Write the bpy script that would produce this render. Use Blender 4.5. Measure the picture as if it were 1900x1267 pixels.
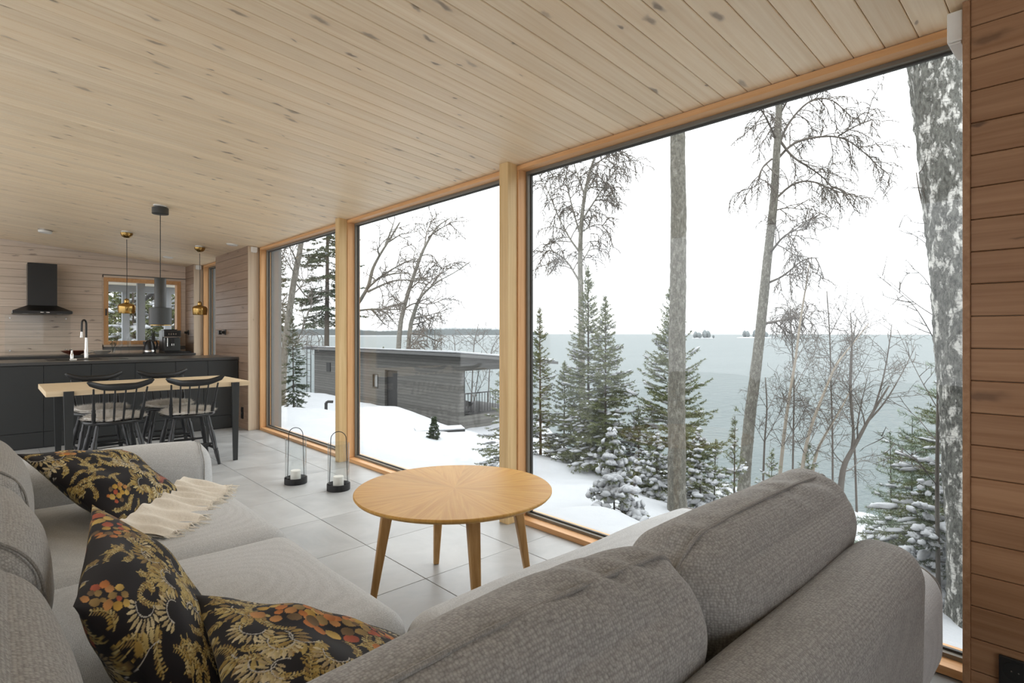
import bpy, bmesh, math, random
import numpy as np
from mathutils import Vector, Matrix

for o in list(bpy.data.objects): bpy.data.objects.remove(o)
S = bpy.context.scene
COL = S.collection

# ---------------------------------------------------------------- camera, sky, exposure
F_PX, CAM_H, HORIZON = 1041.0, 1.16, 618.5
THETA = math.atan(967 / 1041.0)                  # view direction turned from +Y towards +X (the window side)
sT, cT = math.sin(THETA), math.cos(THETA)
cam = bpy.data.cameras.new('camera')
cam.sensor_width = 36.0
cam.lens = F_PX / 1900 * 36.0
cam.shift_y = (HORIZON - 633.5) / 1900
cam.clip_start = 0.02; cam.clip_end = 9000
camo = bpy.data.objects.new('camera', cam); COL.objects.link(camo)
camo.location = (0, 0, CAM_H)
camo.rotation_euler = (math.pi / 2, 0, -THETA)
S.camera = camo

w = bpy.data.worlds.new('overcast_sky'); S.world = w; w.use_nodes = True
bg = w.node_tree.nodes['Background']
bg.inputs[0].default_value = (0.965, 0.975, 1.0, 1)
# evenly overcast sky after the CIE standard: luminance rises from the horizon to the zenith as (1 + 2 sin e) / 3
_t = w.node_tree; _g = _t.nodes.new('ShaderNodeTexCoord'); _s = _t.nodes.new('ShaderNodeSeparateXYZ')
_m = _t.nodes.new('ShaderNodeMath'); _m.operation = 'MULTIPLY_ADD'; _m.inputs[1].default_value = 2 / 3; _m.inputs[2].default_value = 1 / 3
_c = _t.nodes.new('ShaderNodeClamp')
_t.links.new(_g.outputs['Generated'], _s.inputs[0]); _t.links.new(_s.outputs[2], _c.inputs[0]); _t.links.new(_c.outputs[0], _m.inputs[0]); _t.links.new(_m.outputs[0], bg.inputs[1])
S.view_settings.view_transform = 'Standard'; S.view_settings.look = 'None'
S.view_settings.gamma = 1.0; S.view_settings.use_curve_mapping = False
S.view_settings.exposure = 2.52
S.cycles.use_denoising = True
S.cycles.use_adaptive_sampling = True; S.cycles.adaptive_threshold = 0.04
S.cycles.max_bounces = 9; S.cycles.diffuse_bounces = 6; S.cycles.glossy_bounces = 4
S.cycles.transparent_max_bounces = 14
S.cycles.caustics_reflective = False; S.cycles.caustics_refractive = False

# ---------------------------------------------------------------- helpers
R = random.Random(7)
def along(px, py, d):
    """a point at depth d seen in that direction from where the photographer stood"""
    a = (px - 950) / F_PX; b = (HORIZON - py) / F_PX
    return Vector(((sT + a * cT) * d, (cT - a * sT) * d, CAM_H + b * d))

WLOC = {}
def wl(o):
    return WLOC.get(o.name, Vector((0, 0, 0)))
def props(o, label=None, cat=None, group=None, kind=None):
    if label: o['label'] = label
    if cat: o['category'] = cat
    if group: o['group'] = group
    if kind: o['kind'] = kind
    return o
def empty(name, loc, label=None, cat=None, group=None, kind=None):
    o = bpy.data.objects.new(name, None); COL.objects.link(o)
    o.location = loc; o.empty_display_size = 0.1
    WLOC[o.name] = Vector(loc)
    return props(o, label, cat, group, kind)
class MB:
    """collects shapes in world coordinates"""
    def __init__(s): s.v = []; s.f = []
    def add(s, v, f):
        b = len(s.v); s.v.extend(v); s.f.extend([tuple(b + i for i in q) for q in f]); return s
    def box(s, x0, x1, y0, y1, z0, z1):
        v = [(x, y, z) for x in (x0, x1) for y in (y0, y1) for z in (z0, z1)]
        return s.add(v, [(0, 1, 3, 2), (4, 6, 7, 5), (0, 4, 5, 1), (2, 3, 7, 6), (0, 2, 6, 4), (1, 5, 7, 3)])
    def prism(s, pts, off):
        """polygon pts (3d) swept by vector off"""
        n = len(pts); off = Vector(off)
        v = [tuple(Vector(p)) for p in pts] + [tuple(Vector(p) + off) for p in pts]
        f = [tuple(range(n)), tuple(range(2 * n - 1, n - 1, -1))] + [(i, i + n, (i + 1) % n + n, (i + 1) % n) for i in range(n)]
        return s.add(v, f)
    def tube(s, pts, rad, n=8, cap=True):
        pts = [Vector(p) for p in pts]
        if not hasattr(rad, '__len__'): rad = [rad] * len(pts)
        v = []; f = []; u = None
        for i, p in enumerate(pts):
            t = (pts[min(i + 1, len(pts) - 1)] - pts[max(i - 1, 0)])
            if t.length < 1e-9: t = Vector((0, 0, 1))
            t.normalize()
            if u is None:
                u = t.orthogonal().normalized()
            else:
                u = (u - t * u.dot(t))
                u = u.normalized() if u.length > 1e-6 else t.orthogonal().normalized()
            w_ = t.cross(u)
            for k in range(n):
                a = 2 * math.pi * k / n
                q = p + (u * math.cos(a) + w_ * math.sin(a)) * rad[i]
                v.append((q.x, q.y, q.z))
        for i in range(len(pts) - 1):
            for k in range(n):
                a = i * n + k; b = i * n + (k + 1) % n
                f.append((a, b, b + n, a + n))
        if cap:
            f.append(tuple(range(n - 1, -1, -1))); e = (len(pts) - 1) * n
            f.append(tuple(range(e, e + n)))
        return s.add(v, f)
    def lathe(s, prof, c, n=32, sx=1.0, sy=1.0):
        """profile of (r, z) turned round the vertical through c; r=0 at ends closes"""
        v = []; f = []
        for r, z in prof:
            for k in range(n):
                a = 2 * math.pi * k / n
                v.append((c[0] + r * sx * math.cos(a), c[1] + r * sy * math.sin(a), c[2] + z))
        for i in range(len(prof) - 1):
            for k in range(n):
                a = i * n + k; b = i * n + (k + 1) % n
                f.append((a, b, b + n, a + n))
        closed = prof[0] == prof[-1]
        if prof[0][0] > 1e-6 and not closed: f.append(tuple(range(n - 1, -1, -1)))
        if prof[-1][0] > 1e-6 and not closed:
            e = (len(prof) - 1) * n; f.append(tuple(range(e, e + n)))
        return s.add(v, f)
def mesh_np(name, v, f):
    """fast mesh from numpy verts (n,3) and faces (m,k)"""
    me = bpy.data.meshes.new(name)
    v = np.asarray(v, np.float32); f = np.asarray(f, np.int32); k = f.shape[1]
    me.vertices.add(len(v)); me.vertices.foreach_set('co', v.ravel())
    me.loops.add(f.size); me.loops.foreach_set('vertex_index', f.ravel())
    me.polygons.add(len(f)); me.polygons.foreach_set('loop_start', np.arange(0, f.size, k, dtype=np.int32))
    me.update(calc_edges=True)
    return me
def link(name, me, mat, parent=None, loc=(0, 0, 0), rot=(0, 0, 0)):
    o = bpy.data.objects.new(name, me); COL.objects.link(o)
    if mat is not None and not me.materials: me.materials.append(mat)
    o.location = loc; o.rotation_euler = rot
    if parent is not None:
        o.parent = parent; WLOC[o.name] = wl(parent) + Vector(loc)
    else: WLOC[o.name] = Vector(loc)
    return o
def build(name, mb, mat, parent=None, smooth=False, bevel=0.0, seg=2, origin=None, angle=40, merge=False):
    """one mesh object from world-coordinate shapes; its origin is the parent's (or origin)"""
    o0 = wl(parent) if parent is not None else (Vector(origin) if origin is not None else Vector((0, 0, 0)))
    me = bpy.data.meshes.new(name)
    me.from_pydata([(x - o0.x, y - o0.y, z - o0.z) for x, y, z in mb.v], [], mb.f)
    bm = bmesh.new(); bm.from_mesh(me)
    if merge: bmesh.ops.remove_doubles(bm, verts=bm.verts, dist=1e-5)
    bmesh.ops.recalc_face_normals(bm, faces=bm.faces)
    if bevel > 0:
        ed = [e for e in bm.edges if len(e.link_faces) == 2 and e.calc_face_angle(0) > 0.6]
        bmesh.ops.bevel(bm, geom=ed, offset=bevel, segments=seg, profile=0.5, affect='EDGES', clamp_overlap=True)
    if smooth:
        for f in bm.faces: f.smooth = True
        lim = math.radians(angle)
        for e in bm.edges:
            if len(e.link_faces) == 2 and e.calc_face_angle(0) > lim: e.smooth = False
    bm.to_mesh(me); bm.free()
    me.materials.append(mat)
    o = bpy.data.objects.new(name, me); COL.objects.link(o)
    if parent is not None:
        o.parent = parent; WLOC[o.name] = wl(parent)
    else:
        o.location = o0; WLOC[o.name] = o0
    return o
_bcache = {}
def board_mesh(L, wd, t, bev=0.0025):
    """a plank: long axis X from 0 to L, width along Y centred, front face at z=0, body behind (+z)"""
    k = (round(L, 3), round(wd, 4), round(t, 4), bev)
    if k in _bcache: return _bcache[k].copy()
    me = bpy.data.meshes.new('plank')
    mb = MB().box(0, L, -wd / 2, wd / 2, 0, t)
    me.from_pydata(mb.v, [], mb.f)
    bm = bmesh.new(); bm.from_mesh(me); bmesh.ops.recalc_face_normals(bm, faces=bm.faces)
    ed = [e for e in bm.edges if abs(e.verts[0].co.z) < 1e-6 and abs(e.verts[1].co.z) < 1e-6]
    if bev: bmesh.ops.bevel(bm, geom=ed, offset=bev, segments=1, affect='EDGES')
    bm.to_mesh(me); bm.free(); _bcache[k] = me
    return me
def plank(name, L, wd, t, mat, parent, loc, M3, bev=0.0025):
    """loc world, M3: columns are the plank's long, across and into-the-wall axes"""
    k = (round(L, 3), round(wd, 4), round(t, 4), bev)
    if k not in _bcache: board_mesh(L, wd, t, bev)
    me = _bcache[k]
    o = bpy.data.objects.new(name, me); COL.objects.link(o)
    if not me.materials: me.materials.append(mat)
    elif me.materials[0] is not mat:
        o.material_slots[0].link = 'OBJECT'; o.material_slots[0].material = mat
    o.parent = parent
    o.matrix_local = Matrix.Translation(Vector(loc) - wl(parent)) @ M3.to_4x4()
    return o
def cols(a, b, c):
    return Matrix((a, b, c)).transposed()

# ---------------------------------------------------------------- materials
class NT:
    def __init__(s, name):
        s.m = bpy.data.materials.new(name); s.m.use_nodes = True
        s.t = s.m.node_tree; s.p = s.t.nodes['Principled BSDF']; s.out = s.t.nodes['Material Output']
    def n(s, typ, **kw):
        nd = s.t.nodes.new('ShaderNode' + typ)
        for k, v in kw.items(): setattr(nd, k, v)
        return nd
    def l(s, a, b): s.t.links.new(a, b)
    def val(s, sock, v):
        if hasattr(v, 'is_output') or isinstance(v, bpy.types.NodeSocket): s.l(v, sock)
        else: sock.default_value = v
    def math(s, op, a, b=None, c=None, clamp=False):
        nd = s.n('Math', operation=op, use_clamp=clamp); s.val(nd.inputs[0], a)
        if b is not None: s.val(nd.inputs[1], b)
        if c is not None: s.val(nd.inputs[2], c)
        return nd.outputs[0]
    def vmath(s, op, a, b=None):
        nd = s.n('VectorMath', operation=op); s.val(nd.inputs[0], a)
        if b is not None: s.val(nd.inputs[1], b)
        return nd.outputs[0]
    def coord(s, which='Object'):
        return s.n('TexCoord').outputs[which]
    def noise(s, vec, scale, detail=3, rough=0.5, dist=0.0, out='Fac'):
        nd = s.n('TexNoise'); s.l(vec, nd.inputs['Vector'])
        nd.inputs['Scale'].default_value = scale; nd.inputs['Detail'].default_value = detail
        nd.inputs['Roughness'].default_value = rough; nd.inputs['Distortion'].default_value = dist
        return nd.outputs[out]
    def vor(s, vec, scale, feature='F1', rand=1.0, out='Distance', dim='3D'):
        nd = s.n('TexVoronoi', feature=feature, voronoi_dimensions=dim); s.l(vec, nd.inputs['Vector'])
        nd.inputs['Scale'].default_value = scale; nd.inputs['Randomness'].default_value = rand
        return nd.outputs[out]
    def ramp(s, fac, stops, interp='LINEAR'):
        nd = s.n('ValToRGB'); s.l(fac, nd.inputs[0]); cr = nd.color_ramp; cr.interpolation = interp
        while len(cr.elements) < len(stops): cr.elements.new(0.5)
        for e, (p, c) in zip(cr.elements, stops):
            e.position = p
            e.color = (c, c, c, 1) if isinstance(c, (int, float)) else (*c[:3], 1)
        return nd.outputs[0]
    def mix(s, fac, a, b, mode='MIX'):
        nd = s.n('Mix', data_type='RGBA', blend_type=mode)
        s.val(nd.inputs[0], fac)
        for i, v in ((6, a), (7, b)):
            if isinstance(v, (tuple, list)): nd.inputs[i].default_value = (*v[:3], 1)
            else: s.l(v, nd.inputs[i])
        return nd.outputs[2]
    def bump(s, h, strength=0.3, dist=0.002):
        nd = s.n('Bump'); nd.inputs['Strength'].default_value = strength; nd.inputs['Distance'].default_value = dist
        s.l(h, nd.inputs['Height']); s.l(nd.outputs[0], s.p.inputs['Normal']); return nd
    def base(s, c):
        if isinstance(c, (tuple, list)): s.p.inputs['Base Color'].default_value = (*c[:3], 1)
        else: s.l(c, s.p.inputs['Base Color'])
    def set(s, rough=None, metal=None, spec=None, **kw):
        if rough is not None: s.val(s.p.inputs['Roughness'], rough)
        if metal is not None: s.p.inputs['Metallic'].default_value = metal
        if spec is not None: s.p.inputs['Specular IOR Level'].default_value = spec
        for k, v in kw.items(): s.p.inputs[k.replace('_', ' ')].default_value = v
        return s

def srgb(r, g, b):
    return tuple(((c / 255 + 0.055) / 1.055) ** 2.4 if c / 255 > 0.04045 else c / 255 / 12.92 for c in (r, g, b))

def plain(name, c, rough=0.5, metal=0.0, spec=0.5, var=0.06, scale=30, bump=0.0):
    """a plain finish with a touch of procedural unevenness"""
    t = NT(name); co = t.coord()
    n = t.noise(co, scale, 3)
    t.base(t.mix(n, tuple(x * (1 - var) for x in c), tuple(min(1, x * (1 + var)) for x in c)))
    t.set(rough=rough, metal=metal, spec=spec)
    if bump: t.bump(n, bump, 0.001)
    return t.m

def pine(name, light, dark, knot, rough=0.5, knots=1.0, var=0.12, axis=0, spec=0.35, kx=2.6):
    """whitewashed knotty pine; grain runs along the local axis, every plank differs"""
    t = NT(name); co = t.coord()
    oi = t.n('ObjectInfo').outputs['Random']
    comb = t.n('CombineXYZ')
    t.l(t.math('MULTIPLY', oi, 37.0), comb.inputs[0]); t.l(t.math('MULTIPLY', oi, 11.0), comb.inputs[1]); t.l(t.math('MULTIPLY', oi, 23.0), comb.inputs[2])
    v = t.vmath('ADD', co, comb.outputs[0])
    sc = [26, 26, 26]; sc[axis] = 0.9
    g1 = t.noise(t.vmath('MULTIPLY', v, tuple(sc)), 1.6, 4, 0.6, 0.6)
    sc2 = [120, 120, 120]; sc2[axis] = 2.5
    g2 = t.noise(t.vmath('MULTIPLY', v, tuple(sc2)), 1.0, 2)
    c = t.mix(t.ramp(g1, [(0.35, 0.0), (0.68, 1.0)]), light, dark)
    c = t.mix(t.math('MULTIPLY', g2, 0.22), c, tuple(x * 0.75 for x in dark))
    # knots: lens-shaped, in loose pairs, with a faint swirl round them
    sk = [9.0, 9.0, 9.0]; sk[axis] = kx
    warp = t.vmath('SCALE', t.noise(v, 14, 2, out='Color')); warp.node.inputs['Scale'].default_value = 0.05
    kv = t.vmath('MULTIPLY', t.vmath('ADD', v, warp), tuple(sk))
    vd = t.n('TexVoronoi', voronoi_dimensions='2D' if axis == 0 else '3D'); t.l(kv, vd.inputs['Vector']); vd.inputs['Scale'].default_value = 1.0
    dist, cell = vd.outputs['Distance'], vd.outputs['Color']
    sep = t.n('SeparateColor'); t.l(cell, sep.inputs[0])
    on = t.math('GREATER_THAN', sep.outputs[0], 1 - 0.42 * knots)
    size = t.math('MULTIPLY_ADD', t.math('POWER', sep.outputs[1], 2.0), 0.12, 0.05)
    kd = t.math('DIVIDE', dist, size)
    k = t.math('MULTIPLY', t.math('SUBTRACT', 1.0, t.math('SMOOTH_MIN', kd, 1.0, 0.25), clamp=True), on)
    k = t.math('MULTIPLY', k, 1.7, clamp=True)
    halo = t.math('MULTIPLY', t.math('SUBTRACT', 1.0, t.math('DIVIDE', dist, t.math('MULTIPLY', size, 3.5)), clamp=True), on)
    c = t.mix(t.math('MULTIPLY', halo, 0.35), c, tuple(x * 0.85 for x in dark))
    c = t.mix(t.math('MULTIPLY', k, t.math('MULTIPLY_ADD', sep.outputs[2], .45, .35)), c, knot)
    hsv = t.n('HueSaturation'); t.l(c, hsv.inputs['Color'])
    t.l(t.math('MULTIPLY_ADD', oi, var, 1 - var / 2), hsv.inputs['Value'])
    t.base(hsv.outputs[0]); t.set(rough=rough, spec=spec)
    t.bump(t.math('ADD', g2, t.math('MULTIPLY', g1, 0.6)), 0.12, 0.0015)
    return t.m

def clear_glass(name, tint=(0.97, 0.985, 0.98), ior=1.45, rough=0.0, boost=1.0):
    t = NT(name); t.t.nodes.remove(t.p)
    tr = t.n('BsdfTransparent'); tr.inputs[0].default_value = (*tint, 1)
    gl = t.n('BsdfGlossy'); gl.inputs['Roughness'].default_value = rough
    ge = t.n('NewGeometry'); dp = t.n('VectorMath', operation='DOT_PRODUCT'); t.l(ge.outputs['Incoming'], dp.inputs[0]); t.l(ge.outputs['Normal'], dp.inputs[1])
    f0 = ((ior - 1) / (ior + 1)) ** 2
    fr = t.math('MULTIPLY_ADD', t.math('POWER', t.math('SUBTRACT', 1.0, t.math('ABSOLUTE', dp.outputs['Value']), clamp=True), 5.0), 1 - f0, f0)
    mx = t.n('MixShader')
    t.l(t.math('MULTIPLY', fr, boost), mx.inputs[0]); t.l(tr.outputs[0], mx.inputs[1]); t.l(gl.outputs[0], mx.inputs[2])
    t.l(mx.outputs[0], t.out.inputs[0])
    return t.m
# ================================================================ THE ROOM
W = 2.373            # inner face of the window frames
STUB = 2.253         # inner face of the wall piers
CEIL0, SLOPE = 2.195, 0.0925
YB, XL, YF = 10.0, -1.9, -2.6
def cz(x): return CEIL0 + SLOPE * (W - x)
CEIL_A = math.atan(SLOPE)

M_ceil = pine('pine_ceiling_whitewash', srgb(246, 227, 197), srgb(234, 209, 173), srgb(112, 96, 84), 0.42, 1.0, spec=0.4, kx=3.4)
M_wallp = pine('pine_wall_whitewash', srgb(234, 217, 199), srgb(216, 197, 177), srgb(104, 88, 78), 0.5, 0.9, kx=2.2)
M_stub = pine('pine_pier_shaded', srgb(160, 136, 116), srgb(138, 114, 95), srgb(86, 69, 59), 0.42, 0.8)  # room-side shade of the piers is put into this darker tone
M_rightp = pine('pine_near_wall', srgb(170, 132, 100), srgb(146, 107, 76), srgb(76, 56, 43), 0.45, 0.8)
M_post = pine('timber_post', srgb(226, 196, 146), srgb(208, 174, 122), srgb(150, 112, 76), 0.45, 0.45, axis=2)
M_frame = pine('oiled_window_frame', srgb(226, 178, 128), srgb(208, 156, 104), srgb(160, 112, 74), 0.42, 0.1, axis=1)
M_framev = pine('oiled_window_jamb', srgb(226, 178, 128), srgb(208, 156, 104), srgb(160, 112, 74), 0.42, 0.1, axis=2)
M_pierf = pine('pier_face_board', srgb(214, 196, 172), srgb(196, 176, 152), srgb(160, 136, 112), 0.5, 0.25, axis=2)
M_bead = plain('grey_glazing_bead', srgb(118, 112, 100), 0.5)
M_gasket = plain('dark_gasket', srgb(70, 68, 64), 0.6)
M_glass = clear_glass('window_glass', (0.955, 0.97, 0.965), 1.42)
M_grout = plain('grout', srgb(128, 128, 126), 0.85)
M_white = plain('white_plastic', srgb(232, 230, 224), 0.4)
M_black = plain('black_plastic', srgb(34, 33, 33), 0.4)

# floor tiles
t = NT('grey_floor_tile'); co = t.coord(); oi = t.n('ObjectInfo').outputs['Random']
cb = t.n('CombineXYZ'); t.l(t.math('MULTIPLY', oi, 50.0), cb.inputs[0]); t.l(t.math('MULTIPLY', oi, 31.0), cb.inputs[1])
v = t.vmath('ADD', co, cb.outputs[0])
n1 = t.noise(v, 2.6, 5, 0.6, 0.8); n2 = t.noise(v, 60, 3)
c = t.mix(t.ramp(n1, [(0.3, 0.0), (0.7, 1.0)]), srgb(150, 151, 151), srgb(182, 183, 182))
c = t.mix(t.math('MULTIPLY', n2, 0.25), c, srgb(164, 164, 162))
hs = t.n('HueSaturation'); t.l(c, hs.inputs['Color']); t.l(t.math('MULTIPLY_ADD', oi, 0.10, 0.95), hs.inputs['Value'])
t.base(hs.outputs[0]); t.l(t.ramp(n1, [(0.2, 0.30), (0.8, 0.46)]), t.p.inputs['Roughness']); t.set(spec=0.5)
M_tile = t.m
fl = build('floor', MB().box(XL, 2.6, YF, YB + 0.3, -0.25, -0.004), M_grout); props(fl, 'pale grey stone floor tiles across the whole room', None, None, 'structure')
P_T, X0T, Y0T = 0.577, 1.508, 2.223
def tile(x0, x1, y0, y1):
    g = 0.0016
    key = ('tile', round(x1 - x0, 3), round(y1 - y0, 3))
    if key not in _bcache:
        mb = MB().box(g - (x1 - x0) / 2, (x1 - x0) / 2 - g, g - (y1 - y0) / 2, (y1 - y0) / 2 - g, -0.010, 0.0)
        me = bpy.data.meshes.new('tile'); me.from_pydata(mb.v, [], mb.f)
        bm = bmesh.new(); bm.from_mesh(me); bmesh.ops.recalc_face_normals(bm, faces=bm.faces)
        bmesh.ops.bevel(bm, geom=[e for e in bm.edges if min(q.co.z for q in e.verts) > -1e-6], offset=0.0012, segments=1, affect='EDGES')
        bm.to_mesh(me); bm.free(); me.materials.append(M_tile); _bcache[key] = me
    o = link('tile', _bcache[key], None, fl, ((x0 + x1) / 2, (y0 + y1) / 2, 0))
for i in range(-6, 2):
    for j in range(-3, 14):
        x0 = X0T + i * P_T; y0 = Y0T + j * P_T
        x1 = min(x0 + P_T, W + 0.02); y1 = y0 + P_T; x0 = max(x0, XL)
        if y0 > 9.6 or (y0 > 8.4 and y0 < 8.9 and x1 < -0.2 and False): continue
        tile(x0, x1, y0, y1)

# ceiling: sloping shed roof, one plank after another
ce = build('ceiling', MB().prism([(XL - .2, YF - .2, cz(XL - .2) + .022), (2.5, YF - .2, cz(2.5) + .022), (2.5, YF - .2, cz(2.5) + .3), (XL - .2, YF - .2, cz(XL - .2) + .3)], (0, YB - YF + .6, 0)), M_grout)
props(ce, 'sloping whitewashed pine plank ceiling with scattered knots', None, None, 'structure')
L_c = (W + 0.02 - XL) / math.cos(CEIL_A)
Mc = cols((math.cos(CEIL_A), 0, -math.sin(CEIL_A)), (0, -1, 0), (-math.sin(CEIL_A), 0, -math.cos(CEIL_A)))
Mc = cols((math.cos(CEIL_A), 0, -math.sin(CEIL_A)), (0, 1, 0), (math.sin(CEIL_A), 0, math.cos(CEIL_A)))
y = 0.472 - 0.0505 - 0.101 * 20
while y < YB - 0.03:
    if y > -1.2: plank('ceiling_plank', L_c, 0.0985, 0.018, M_ceil, ce, (XL, y, cz(XL)), Mc)
    y += 0.1009

# kitchen end wall, planks with a window hole in the corner
KW = (1.20, 2.185, 0.995, 1.975)      # x0 x1 z0 z1 of the kitchen window
mbk = MB()
mbk.box(XL, KW[0], YB + .02, YB + .3, -.2, 3.0).box(KW[1], 2.6, YB + .02, YB + .3, -.2, 3.0)
mbk.box(KW[0], KW[1], YB + .02, YB + .3, -.2, KW[2]).box(KW[0], KW[1], YB + .02, YB + .3, KW[3], 3.0)
wb = build('wall_kitchen', mbk, M_grout); props(wb, 'whitewashed pine plank wall behind the kitchen', None, None, 'structure')
PW = 0.1008
Mw = cols((1, 0, 0), (0, 0, 1), (0, 1, 0))
z = 0.86
i = 0
while z < 2.62:
    x0 = XL
    if z - .05 > cz(-0.6): x0 = XL
    xr = STUB
    # trim the plank where the sloping ceiling cuts it
    zt = z + PW / 2
    if KW[2] - .04 < z < KW[3] + .05: xr = KW[0] - 0.014
    if xr > -0.8: plank('wall_plank', xr - (-0.8), PW - 0.0022, 0.018, M_wallp, wb, (-0.8, YB, z), Mw)
    z += PW
build('wall_plank', MB().box(XL, -0.8, YB, YB + .018, 0.8, 2.9), M_wallp, wb)
# left and rear walls (out of view); openings added and widened to brighten the room
M_plainwall = pine('pine_far_wall', srgb(205, 190, 170), srgb(186, 168, 148), srgb(120, 100, 86), 0.5, 0.5, axis=1)
wl_ = build('wall_left', MB().box(XL - .2, XL, YF, .9, -.2, 3.2).box(XL - .2, XL, 9.8, YB + .3, -.2, 3.2).box(XL - .2, XL, .9, 9.8, 2.5, 3.2), M_plainwall); props(wl_, 'pine wall opposite the big windows with an opening by the kitchen, widened past the sofa to add daylight', None, None, 'structure')
mr = MB().box(XL, XL + .5, YF - .2, YF, -.2, 3.2).box(1.2, 2.6, YF - .2, YF, -.2, 3.2).box(XL + .5, 1.2, YF - .2, YF, 2.3, 3.2)
wr = build('wall_rear', mr, M_plainwall); props(wr, 'pine wall behind the sofa with an opening added for daylight', None, None, 'structure')

# near right wall
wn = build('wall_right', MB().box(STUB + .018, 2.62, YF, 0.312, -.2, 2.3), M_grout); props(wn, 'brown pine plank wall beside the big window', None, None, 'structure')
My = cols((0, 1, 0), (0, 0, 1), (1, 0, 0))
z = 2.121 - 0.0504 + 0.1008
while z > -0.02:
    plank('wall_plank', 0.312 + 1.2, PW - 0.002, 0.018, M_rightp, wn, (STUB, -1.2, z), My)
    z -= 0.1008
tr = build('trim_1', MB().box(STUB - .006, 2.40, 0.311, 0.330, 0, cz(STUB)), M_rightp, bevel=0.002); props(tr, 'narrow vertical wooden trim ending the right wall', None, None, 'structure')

# two piers between the glazing
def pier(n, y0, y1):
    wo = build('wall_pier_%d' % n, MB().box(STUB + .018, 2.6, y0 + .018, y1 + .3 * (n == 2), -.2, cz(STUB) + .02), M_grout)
    props(wo, 'short pier of the window wall clad in whitewashed planks with shade put into their colour' if n == 1 else 'pier in the kitchen corner clad in planks with shade put into their colour', None, None, 'structure')
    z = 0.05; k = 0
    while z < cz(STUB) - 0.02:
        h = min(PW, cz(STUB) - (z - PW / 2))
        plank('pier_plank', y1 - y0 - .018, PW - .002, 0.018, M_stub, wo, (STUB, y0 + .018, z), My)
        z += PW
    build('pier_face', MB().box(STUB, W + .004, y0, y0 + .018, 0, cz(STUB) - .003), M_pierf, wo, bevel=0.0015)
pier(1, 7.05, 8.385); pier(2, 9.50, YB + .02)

# big fixed windows
def big_window(n, y0, y1, label):
    """y0..y1 is the clear opening; reveal, bead and pane lie behind each other"""
    e = empty('window_%d' % n, (W, (y0 + y1) / 2, 0), label, None, None, 'structure')
    fw, zt, zb = 0.033, CEIL0 - 0.030, 0.030
    ztop = CEIL0 - 0.003
    build('window_sill', MB().box(W, 2.55, y0 - fw, y1 + fw, 0.0, zb), M_frame, e, bevel=0.0015)
    build('window_head', MB().box(W, 2.495, y0 - fw, y1 + fw, zt, ztop), M_frame, e, bevel=0.0015)
    for a in (y0 - fw, y1): build('window_jamb', MB().box(W, 2.495, a, a + fw, zb, zt), M_framev, e, bevel=0.0015)
    b = 0.016
    m = MB().box(2.440, 2.462, y0, y1, zb, zb + b).box(2.440, 2.462, y0, y1, zt - b, zt)
    m.box(2.440, 2.462, y0, y0 + b, zb + b, zt - b).box(2.440, 2.462, y1 - b, y1, zb + b, zt - b)
    build('glazing_bead', m, M_bead, e)
    b2 = 0.024
    m = MB().box(2.464, 2.478, y0, y1, zb, zb + b2).box(2.464, 2.478, y0, y1, zt - b2, zt)
    m.box(2.464, 2.478, y0, y0 + b2, zb + b2, zt - b2).box(2.464, 2.478, y1 - b2, y1, zb + b2, zt - b2)
    build('gasket', m, M_gasket, e)
    build('pane', MB().box(2.479, 2.487, y0, y1, zb, zt), M_glass, e)
    return e
big_window(3, 0.325, 2.499, 'large fixed window beside the sofa looking to the lake')
big_window(2, 2.571, 4.746, 'middle fixed window facing the neighbouring dark cabin')
big_window(1, 4.818, 6.994, 'far fixed window beside the dining table')
big_window(4, 8.46, 9.44, 'narrow glazed opening between the two piers by the kitchen')
ou = build('wall_right_outer', MB().box(2.501, 2.62, YF, YB + .3, CEIL0 + .075, cz(2.6) + .3).box(2.5, 2.62, 6.99, 8.47, -.3, 2.3).box(2.5, 2.62, 9.43, YB + .3, -.3, 2.3).box(W + .003, 2.62, YF, YB + .3, -.6, -.002), M_grout)
props(ou, 'outer shell of the window wall', None, None, 'structure')
for k, y0 in ((0, 2.508), (1, 4.755)):
    p = build('trim_%d' % (k + 2), MB().box(2.295, W - .001, y0, y0 + .078, 0.0, cz(2.3) + .0), M_post, bevel=0.002)
    props(p, ('pale square timber post between the two nearest windows', 'pale square timber post between the two farther windows')[k], None, None, 'structure')

# kitchen window
kw = empty('window_5', (1.7, YB, 1.5), 'kitchen window with a wooden frame above the counter', None, None, 'structure')
x0, x1, z0, z1 = KW
fw = 0.055
build('window_head', MB().box(x0, x1, YB - .012, YB + .12, z1 - fw, z1), M_frame, kw, bevel=.002)
build('window_sill', MB().box(x0, x1, YB - .012, YB + .12, z0, z0 + fw), M_frame, kw, bevel=.002)
for a in (x0, x1 - fw): build('window_jamb', MB().box(a, a + fw, YB - .012, YB + .12, z0 + fw, z1 - fw), M_framev, kw, bevel=.002)
build('pane', MB().box(x0 + fw, x1 - fw, YB + .06, YB + .066, z0 + fw, z1 - fw), M_glass, kw)
build('window_handle', MB().box(x0 + .018, x0 + .032, YB - .05, YB - .01, 1.42, 1.52), M_black, kw, bevel=.003)
m = MB().box(x0 - .014, x0 - .001, YB - .006, YB + .03, z0 - .03, z1 + .03).box(x0 - .014, STUB - .002, YB - .006, YB + .03, z1 + .001, z1 + .03).box(x0 - .014, STUB - .002, YB - .006, YB + .03, z0 - .03, z0 - .001).box(x1 + .001, STUB - .002, YB - .006, YB + .03, z0, z1)
build('window_casing', m, M_wallp, kw)
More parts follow.
